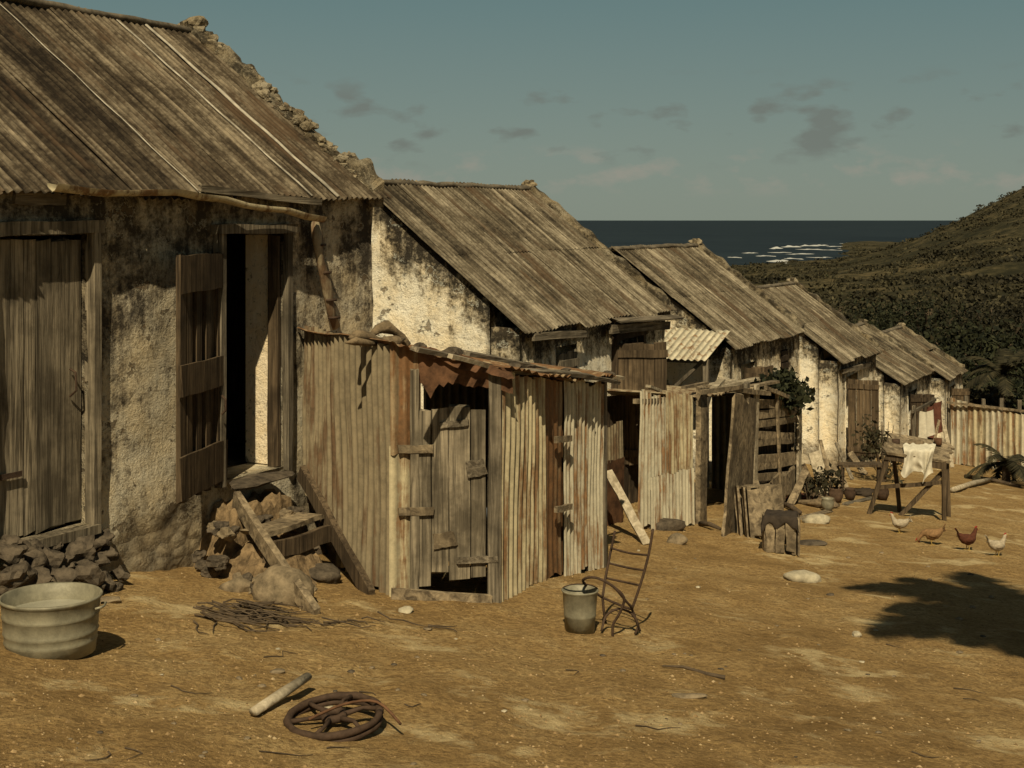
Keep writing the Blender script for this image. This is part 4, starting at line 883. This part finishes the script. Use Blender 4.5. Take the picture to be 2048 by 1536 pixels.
c = G(668, 1450)+V(0, 0, .045)
wh = thing('iron_wheel', 'rusty spoked iron wheel lying on the dirt at the bottom', 'wheel', c)  # a loose rusted wheel; rim, hub and spokes follow
tl = Matrix.Rotation(-.06, 3, 'Y') @ Matrix.Rotation(.10, 3, 'X')
def ring(R_, n=48, dz=0): return [c+tl@V(R_*math.cos(2*math.pi*i/n), R_*math.sin(2*math.pi*i/n), dz) for i in range(n+1)]
mb = MB(); mb.tube(ring(.215), .019, 8, 1, .5); mb.tube(ring(.215, dz=-.03), .015, 8, 1, .4); part(mb, 'rim', 'iron', wh, True)
mb = MB(); mb.tube(ring(.045, 20), .02, 8); part(mb, 'hub', 'iron', wh, True)
for i in range(6):
    a = i*math.pi/3+.2; mb = MB(); mb.tube([c+tl@V(.04*math.cos(a), .04*math.sin(a), 0), c+tl@V(.14*math.cos(a+.12), .14*math.sin(a+.12), .01), c+tl@V(.215*math.cos(a), .215*math.sin(a), 0)], [.014, .010, .013], 6, 1, .4); part(mb, 'spoke', 'iron', wh, True)
mb = MB(); mb.tube(smoothp([c+V(-.1, -.14, .03), c+V(.05, -.02, .06), c+V(.2, .04, .05), c+V(.32, -.06, -.02)]), .007, 6); solo(mb, 'iron_rod', 'rust', 'bent rusty rod lying across the iron wheel', 'rod', c, smooth=True)
a = G(508, 1436); b = G(616, 1388)
mb = MB(); mb.tube([a+V(0, 0, .03), a.lerp(b, .5)+V(0, 0, .06), b+V(0, 0, .09)], [.026, .028, .024], 9, .8, .3); solo(mb, 'log', 'wl', 'pale barkless stick resting against the rusty wheel', 'stick', a, smooth=True)

# ------------------------------------------------------------------ far tin fence, hanging cloths, palms
a = G(1898, 925); b = G(2075, 948); fn = thing('tin_fence', 'corrugated tin fence at the far end of the yard on the right', 'fence', a)
n = 5; hgt = 1.38
for i in range(n):
    p = a.lerp(b, i/n); r_ = a.lerp(b, (i+1)/n+.01); hh = hgt+random.uniform(-.12, .10); mb = MB()
    off = V(0, -.10, 0); mb.corr(p+off, r_+off, r_+off+V(0, 0, hh-.1), p+off+V(0, 0, hh), .13, .02, .06, .04, 6, i+60, dent=.2); part(mb, 'panel', ['tinl', 'tin', 'tinl', 'tin', 'tinl'][i], fn, True)
for i in range(n+1):
    p = a.lerp(b, i/n); bpart(fn, 'post', 'wg', p-V(0, 0, .1), p+V(0, 0, hgt+random.uniform(.0, .2)), .08, .06)
bpart(fn, 'top_rail', 'wn', a+V(-.1, -.16, hgt-.02), b+V(.1, -.16, hgt-.06), .05, .04, (0, 0, 1))
c0 = T(1838, 820, .55)
def hung(c1, w, ln, mat, label, sd):
    mb = MB(); n = 12; vs = []
    for j in range(n+1):
        for i in range(n+1):
            u = i/n; v = j/n; vs.append(c1+V(u*w*.8+.05*v*math.sin(u*9+sd), -u*w*.5+.05*math.sin(u*12+sd)*(.4+v), -v*ln*(1-.3*abs(u-.4))-.06*math.sin(u*3+sd)))
    mb.add(vs, [(j*(n+1)+i, j*(n+1)+i+1, (j+1)*(n+1)+i+1, (j+1)*(n+1)+i) for j in range(n) for i in range(n)])
    solo(mb, 'hanging_cloth', mat, label, 'cloth', c1, 'h', smooth=True)
hung(c0, .44, .62, 'cloth', 'pale cloth hanging before the fifth cottage front', 0)
hung(c0+V(.95, 0, 0), .5, .75, 'rcloth', 'dark reddish cloth hanging beside the pale cloth', 2)
mb = MB(); e = c0; mb.beam(q(e.x-.5, .55, gs(e.x, .5)), q(e.x-.5, .55, e.z+.15), .07, .07); mb.beam(q(e.x+1.6, .55, gs(e.x+1.6, .5)), q(e.x+1.6, .55, e.z+.1), .07, .07); mb.beam(q(e.x-.7, .55, e.z+.04), q(e.x+1.8, .55, e.z+.02), .05, .05)
solo(mb, 'drying_rack', 'wg', 'plain wooden pole rack carrying the hanging cloths by the fifth cottage', 'rack', q(e.x, .5, gs(e.x, .5)), 'h')

def palm(c, trunk, nf, L, label, seed, tilt=0, wd=.022):
    rd = random.Random(seed); c = Vector(c); r = thing('palm_tree', label, 'palm', c)
    tp_ = c+V(tilt, 0, trunk)
    mb = MB(); mb.tube([c-V(0, 0, .2), c+V(tilt*.3, 0, trunk*.5), tp_], [.10+.01*trunk, .08, .07], 10, 1, .1); part(mb, 'trunk', 'bark', r, True)
    mb = MB()
    for i in range(nf):
        an = 2*math.pi*i/nf+rd.uniform(-.2, .2); el = rd.uniform(.1, 1.15); p = tp_.copy(); dr = V(math.cos(an)*math.cos(el), math.sin(an)*math.cos(el), math.sin(el)); l = L*rd.uniform(.8, 1.1); pts = []
        for j in range(14):
            pts.append(p.copy()); p = p+dr*(l/13); dr = (dr+V(0, 0, -.13)).normalized()
        mb.tube(pts, [.018*(1-j/16) for j in range(14)], 5)
        for j in range(1, 14):
            for kk in range(3):
                pp = pts[j]+(pts[j-1]-pts[j])*kk/3; ax = (pts[j]-pts[j-1]).normalized(); sd_ = ax.cross(V(0, 0, 1)).normalized()
                ll = l*.27*math.sin(math.pi*min(1, (j+1.5)/15.5))**.7
                for sg in (-1, 1):
                    tip = pp+(sd_*sg*.85+ax*.5+V(0, 0, -.35+rd.uniform(-.15, .15)))*ll; w_ = ax*wd*max(1, L)
                    mb.add([pp-w_, pp+w_, tip], [(0, 1, 2)])
    part(mb, 'crown', 'lfm', r); return r
g = V((2012-CX)/F*27, 27, 0); g.z = Hf(g.x, g.y); palm(g, .35, 11, .95, 'small palm with arching fronds before the far tin fence', 3)
g = V((2005-CX)/F*44, 44, 0); g.z = Hf(g.x, g.y); palm(g, 1.9, 13, 1.5, 'young palm rising behind the far tin fence', 4)
palm((5.3, 5.5, Hf(5.3, 5.5)), 6.4, 26, 1.9, 'tall palm just out of view at right, throwing the shadow on the dirt', 9, -1.45, .032)

# ------------------------------------------------------------------ bushes
def bush(px, Y, w, h, mat, label, seed, n=900, sz=.1, group='bushes growing beyond the cottages', base=None):
    X = (px-CX)/F*Y; z = Hf(X, Y) if base is None else base
    r = thing('bush', label, 'bush', (X, Y, z), 'w', group)
    mb = MB(); rd = random.Random(seed)
    for i in range(6):
        a = rd.uniform(0, 6.28); mb.tube([(X, Y, z-.1), (X+math.cos(a)*w*.15, Y+math.sin(a)*w*.15, z+h*.35), (X+math.cos(a)*w*.32, Y+math.sin(a)*w*.3, z+h*.75)], [.02*w+.01, .015*w+.006, .005*w], 5)
    part(mb, 'stem', 'bark', r)
    mb = MB(); mb.leaves((X, Y, z+h*.5), (w/2*1.2, w/2*1.15, h*.55), n, sz, seed); part(mb, 'foliage', mat, r); return r
BL = [('dark evergreen bush behind the third cottage ridge', 1520, 60, 5, 3.6), ('low dark bush right of the third cottage peak', 1560, 66, 5, 3.1), ('rounded bush above the fourth cottage ridge', 1640, 60, 5, 3.0), ('dense bush right of the fourth cottage peak', 1700, 56, 4.6, 2.7), ('broad bush above the fifth cottage roof', 1765, 58, 5.5, 2.7), ('dark bush directly above the farthest cottage roof', 1830, 62, 6, 2.8), ('large dark bush at right beyond the farthest cottage', 1890, 60, 5.5, 2.6), ('tallest dark bush behind the young palm', 1960, 58, 6, 2.9), ('dark bush at the right edge behind the fence', 2030, 55, 6, 2.6), ('low bush just behind the tin fence left end', 1915, 46, 3.4, 1.5), ('low bush behind the middle of the tin fence', 1985, 48, 4, 1.6), ('distant bush left of the third cottage peak', 1480, 75, 5, 3.6), ('distant wide bush over the fourth roof', 1610, 85, 7, 3.8), ('distant bush over the fifth roof', 1740, 90, 8, 3.8), ('distant bush above the farthest cottage', 1850, 88, 8, 3.6), ('distant bush near the right edge', 1990, 86, 8, 3.6)]
for i, (lb_, px, Y, w, h) in enumerate(BL): bush(px, Y, w, h, 'lfd' if i % 3 else 'lfm', lb_, i+10, 3200, .12)
gg = G(1625, 1010); bush(1622, gg.y, .45, .5, 'lfm', 'small leafy weed growing among the junk right of the low shed', 50, 170, .035, None)
bush(1768, 24.5, .8, 1.35, 'lfm', 'spindly shrub beside the fourth cottage open door', 51, 420, .05, None)
bush(1660, 20.0, .5, .45, 'lfm', 'small dusty weed near the low bench', 52, 150, .04, None)
mb = MB(); cnt = 0; r = np.random.default_rng(3); Q = []
while cnt < 15000:
    Y = float(np.exp(r.uniform(np.log(80), np.log(1500)))); X = float(r.uniform(.08, .46))*Y
    z = Hf(X, Y); cnt += 1
    if z < -29.4: continue
    if noise.noise(V(X/45, Y/45, 2))+.6*noise.noise(V(X/14, Y/14, 7)) < -.08 and r.random() < .8: continue
    sz = float(r.uniform(.35, 1.0)**2)*2.1*(1+Y/1600); nl = 20
    p = r.normal(size=(nl, 3)); p /= np.linalg.norm(p, axis=1)[:, None]; p[:, 2] = np.abs(p[:, 2]); p *= r.uniform(.4, 1.1, (nl, 1))*np.array([sz*1.7, sz*1.7, sz*.5])
    p += np.array([X, Y, z])
    a = r.normal(size=(nl, 3)); a /= np.linalg.norm(a, axis=1)[:, None]; b = np.cross(a, r.normal(size=(nl, 3))); b /= np.linalg.norm(b, axis=1)[:, None]; ls = sz*.26
    Q.append(np.stack([p-a*ls, p-b*ls*.8, p+a*ls, p+b*ls*.8], 1).reshape(-1, 3))
Q = np.concatenate(Q); mb.v = [Vector(x) for x in Q.tolist()]; mb.f = [(4*i, 4*i+1, 4*i+2, 4*i+3) for i in range(len(Q)//4)]
solo(mb, 'hillside_scrub', 'lfm', 'dark scrub covering the valley and hillside down to the sea', 'scrub', (0, 0, -10), kind='stuff')

# ------------------------------------------------------------------ world, sun, camera
W = bpy.data.worlds.new('World'); bpy.context.scene.world = W; W.use_nodes = True; nt = W.node_tree; bg = nt.nodes['Background']
EL = math.radians(47); hz = (-DV*.92 - NB*.39); hz.normalize()
BS = .055; K = 1/BS
sky = nt.nodes.new('ShaderNodeTexSky'); sky.sky_type = 'NISHITA'; sky.sun_disc = False; sky.sun_elevation = EL; sky.sun_rotation = math.atan2(hz.x, hz.y)
def nw(t): return nt.nodes.new(t)
def ramp(stops, src):
    n = nw('ShaderNodeValToRGB'); cr = n.color_ramp
    while len(cr.elements) < len(stops): cr.elements.new(.5)
    for e, (p, c) in zip(cr.elements, stops): e.position = p; e.color = (*c, 1) if isinstance(c, tuple) else (c, c, c, 1)
    nt.links.new(src, n.inputs[0]); return n.outputs[0]
def wmix(f, a, b, mode='MIX'):
    n = nw('ShaderNodeMix'); n.data_type = 'RGBA'; n.blend_type = mode
    for i, v in ((0, f), (6, a), (7, b)):
        if isinstance(v, bpy.types.NodeSocket): nt.links.new(v, n.inputs[i])
        else: n.inputs[i].default_value = (*v, 1) if isinstance(v, tuple) else v
    return n.outputs[2]
tc = nw('ShaderNodeTexCoord'); sp = nw('ShaderNodeSeparateXYZ'); nt.links.new(tc.outputs['Generated'], sp.inputs[0])
haze = ramp([(0, (.225, .262, .212)), (.045, (.195, .245, .208)), (.15, (.125, .198, .186)), (.35, (.085, .108, .105)), (1, (.065, .078, .078))], sp.outputs[2])
haze = wmix(1., haze, (K, K, K), 'MULTIPLY')
base = wmix(.12, haze, sky.outputs[0])
def clouds(scale, zs, lo, hi, off, rough=.55):
    mp = nw('ShaderNodeMapping'); mp.inputs['Scale'].default_value = (1, 1, zs); mp.inputs['Location'].default_value = off; nt.links.new(tc.outputs['Generated'], mp.inputs[0])
    ns = nw('ShaderNodeTexNoise'); ns.inputs['Scale'].default_value = scale; ns.inputs['Detail'].default_value = 8; ns.inputs['Roughness'].default_value = rough; nt.links.new(mp.outputs[0], ns.inputs['Vector'])
    return ramp([(lo, 0.), (hi, 1.)], ns.outputs['Fac'])
def mulf(a, b):
    n = nw('ShaderNodeMath'); n.operation = 'MULTIPLY'
    nt.links.new(a, n.inputs[0])
    if isinstance(b, float): n.inputs[1].default_value = b
    else: nt.links.new(b, n.inputs[1])
    return n.outputs[0]
low = ramp([(.015, 0.), (.028, 1.), (.042, .8), (.055, 0.)], sp.outputs[2])
mid = ramp([(.035, 0.), (.048, 1.), (.085, 1.), (.105, 0.)], sp.outputs[2])
c1_ = mulf(clouds(24, 2.0, .52, .66, (3, 0, 0)), low); c1_ = mulf(c1_, .8)
c2_ = mulf(clouds(22, 2.6, .56, .68, (1, 5, 3), .5), mid); c2_ = mulf(c2_, .75)
o1 = wmix(c1_, base, (.30*K, .285*K, .235*K))
o2 = wmix(c2_, o1, (.155*K, .17*K, .148*K))
nt.links.new(o2, bg.inputs[0]); bg.inputs[1].default_value = BS
sl = bpy.data.lights.new('sun', 'SUN'); sl.energy = 5.0; sl.angle = math.radians(.5); sl.color = (1, .86, .60)
so = bpy.data.objects.new('sun', sl); C.objects.link(so); tos = V(hz.x*math.cos(EL), hz.y*math.cos(EL), math.sin(EL)); so.rotation_euler = tos.to_track_quat('Z', 'Y').to_euler()
cam = bpy.data.cameras.new('camera'); co = bpy.data.objects.new('camera', cam); C.objects.link(co); co.rotation_euler = (math.pi/2, 0, 0)
cam.lens = 50; cam.sensor_width = 36; cam.shift_y = -328/2048; cam.clip_end = 200000; cam.clip_start = .05
bpy.context.scene.camera = co
bpy.context.scene.view_settings.view_transform = 'Standard'
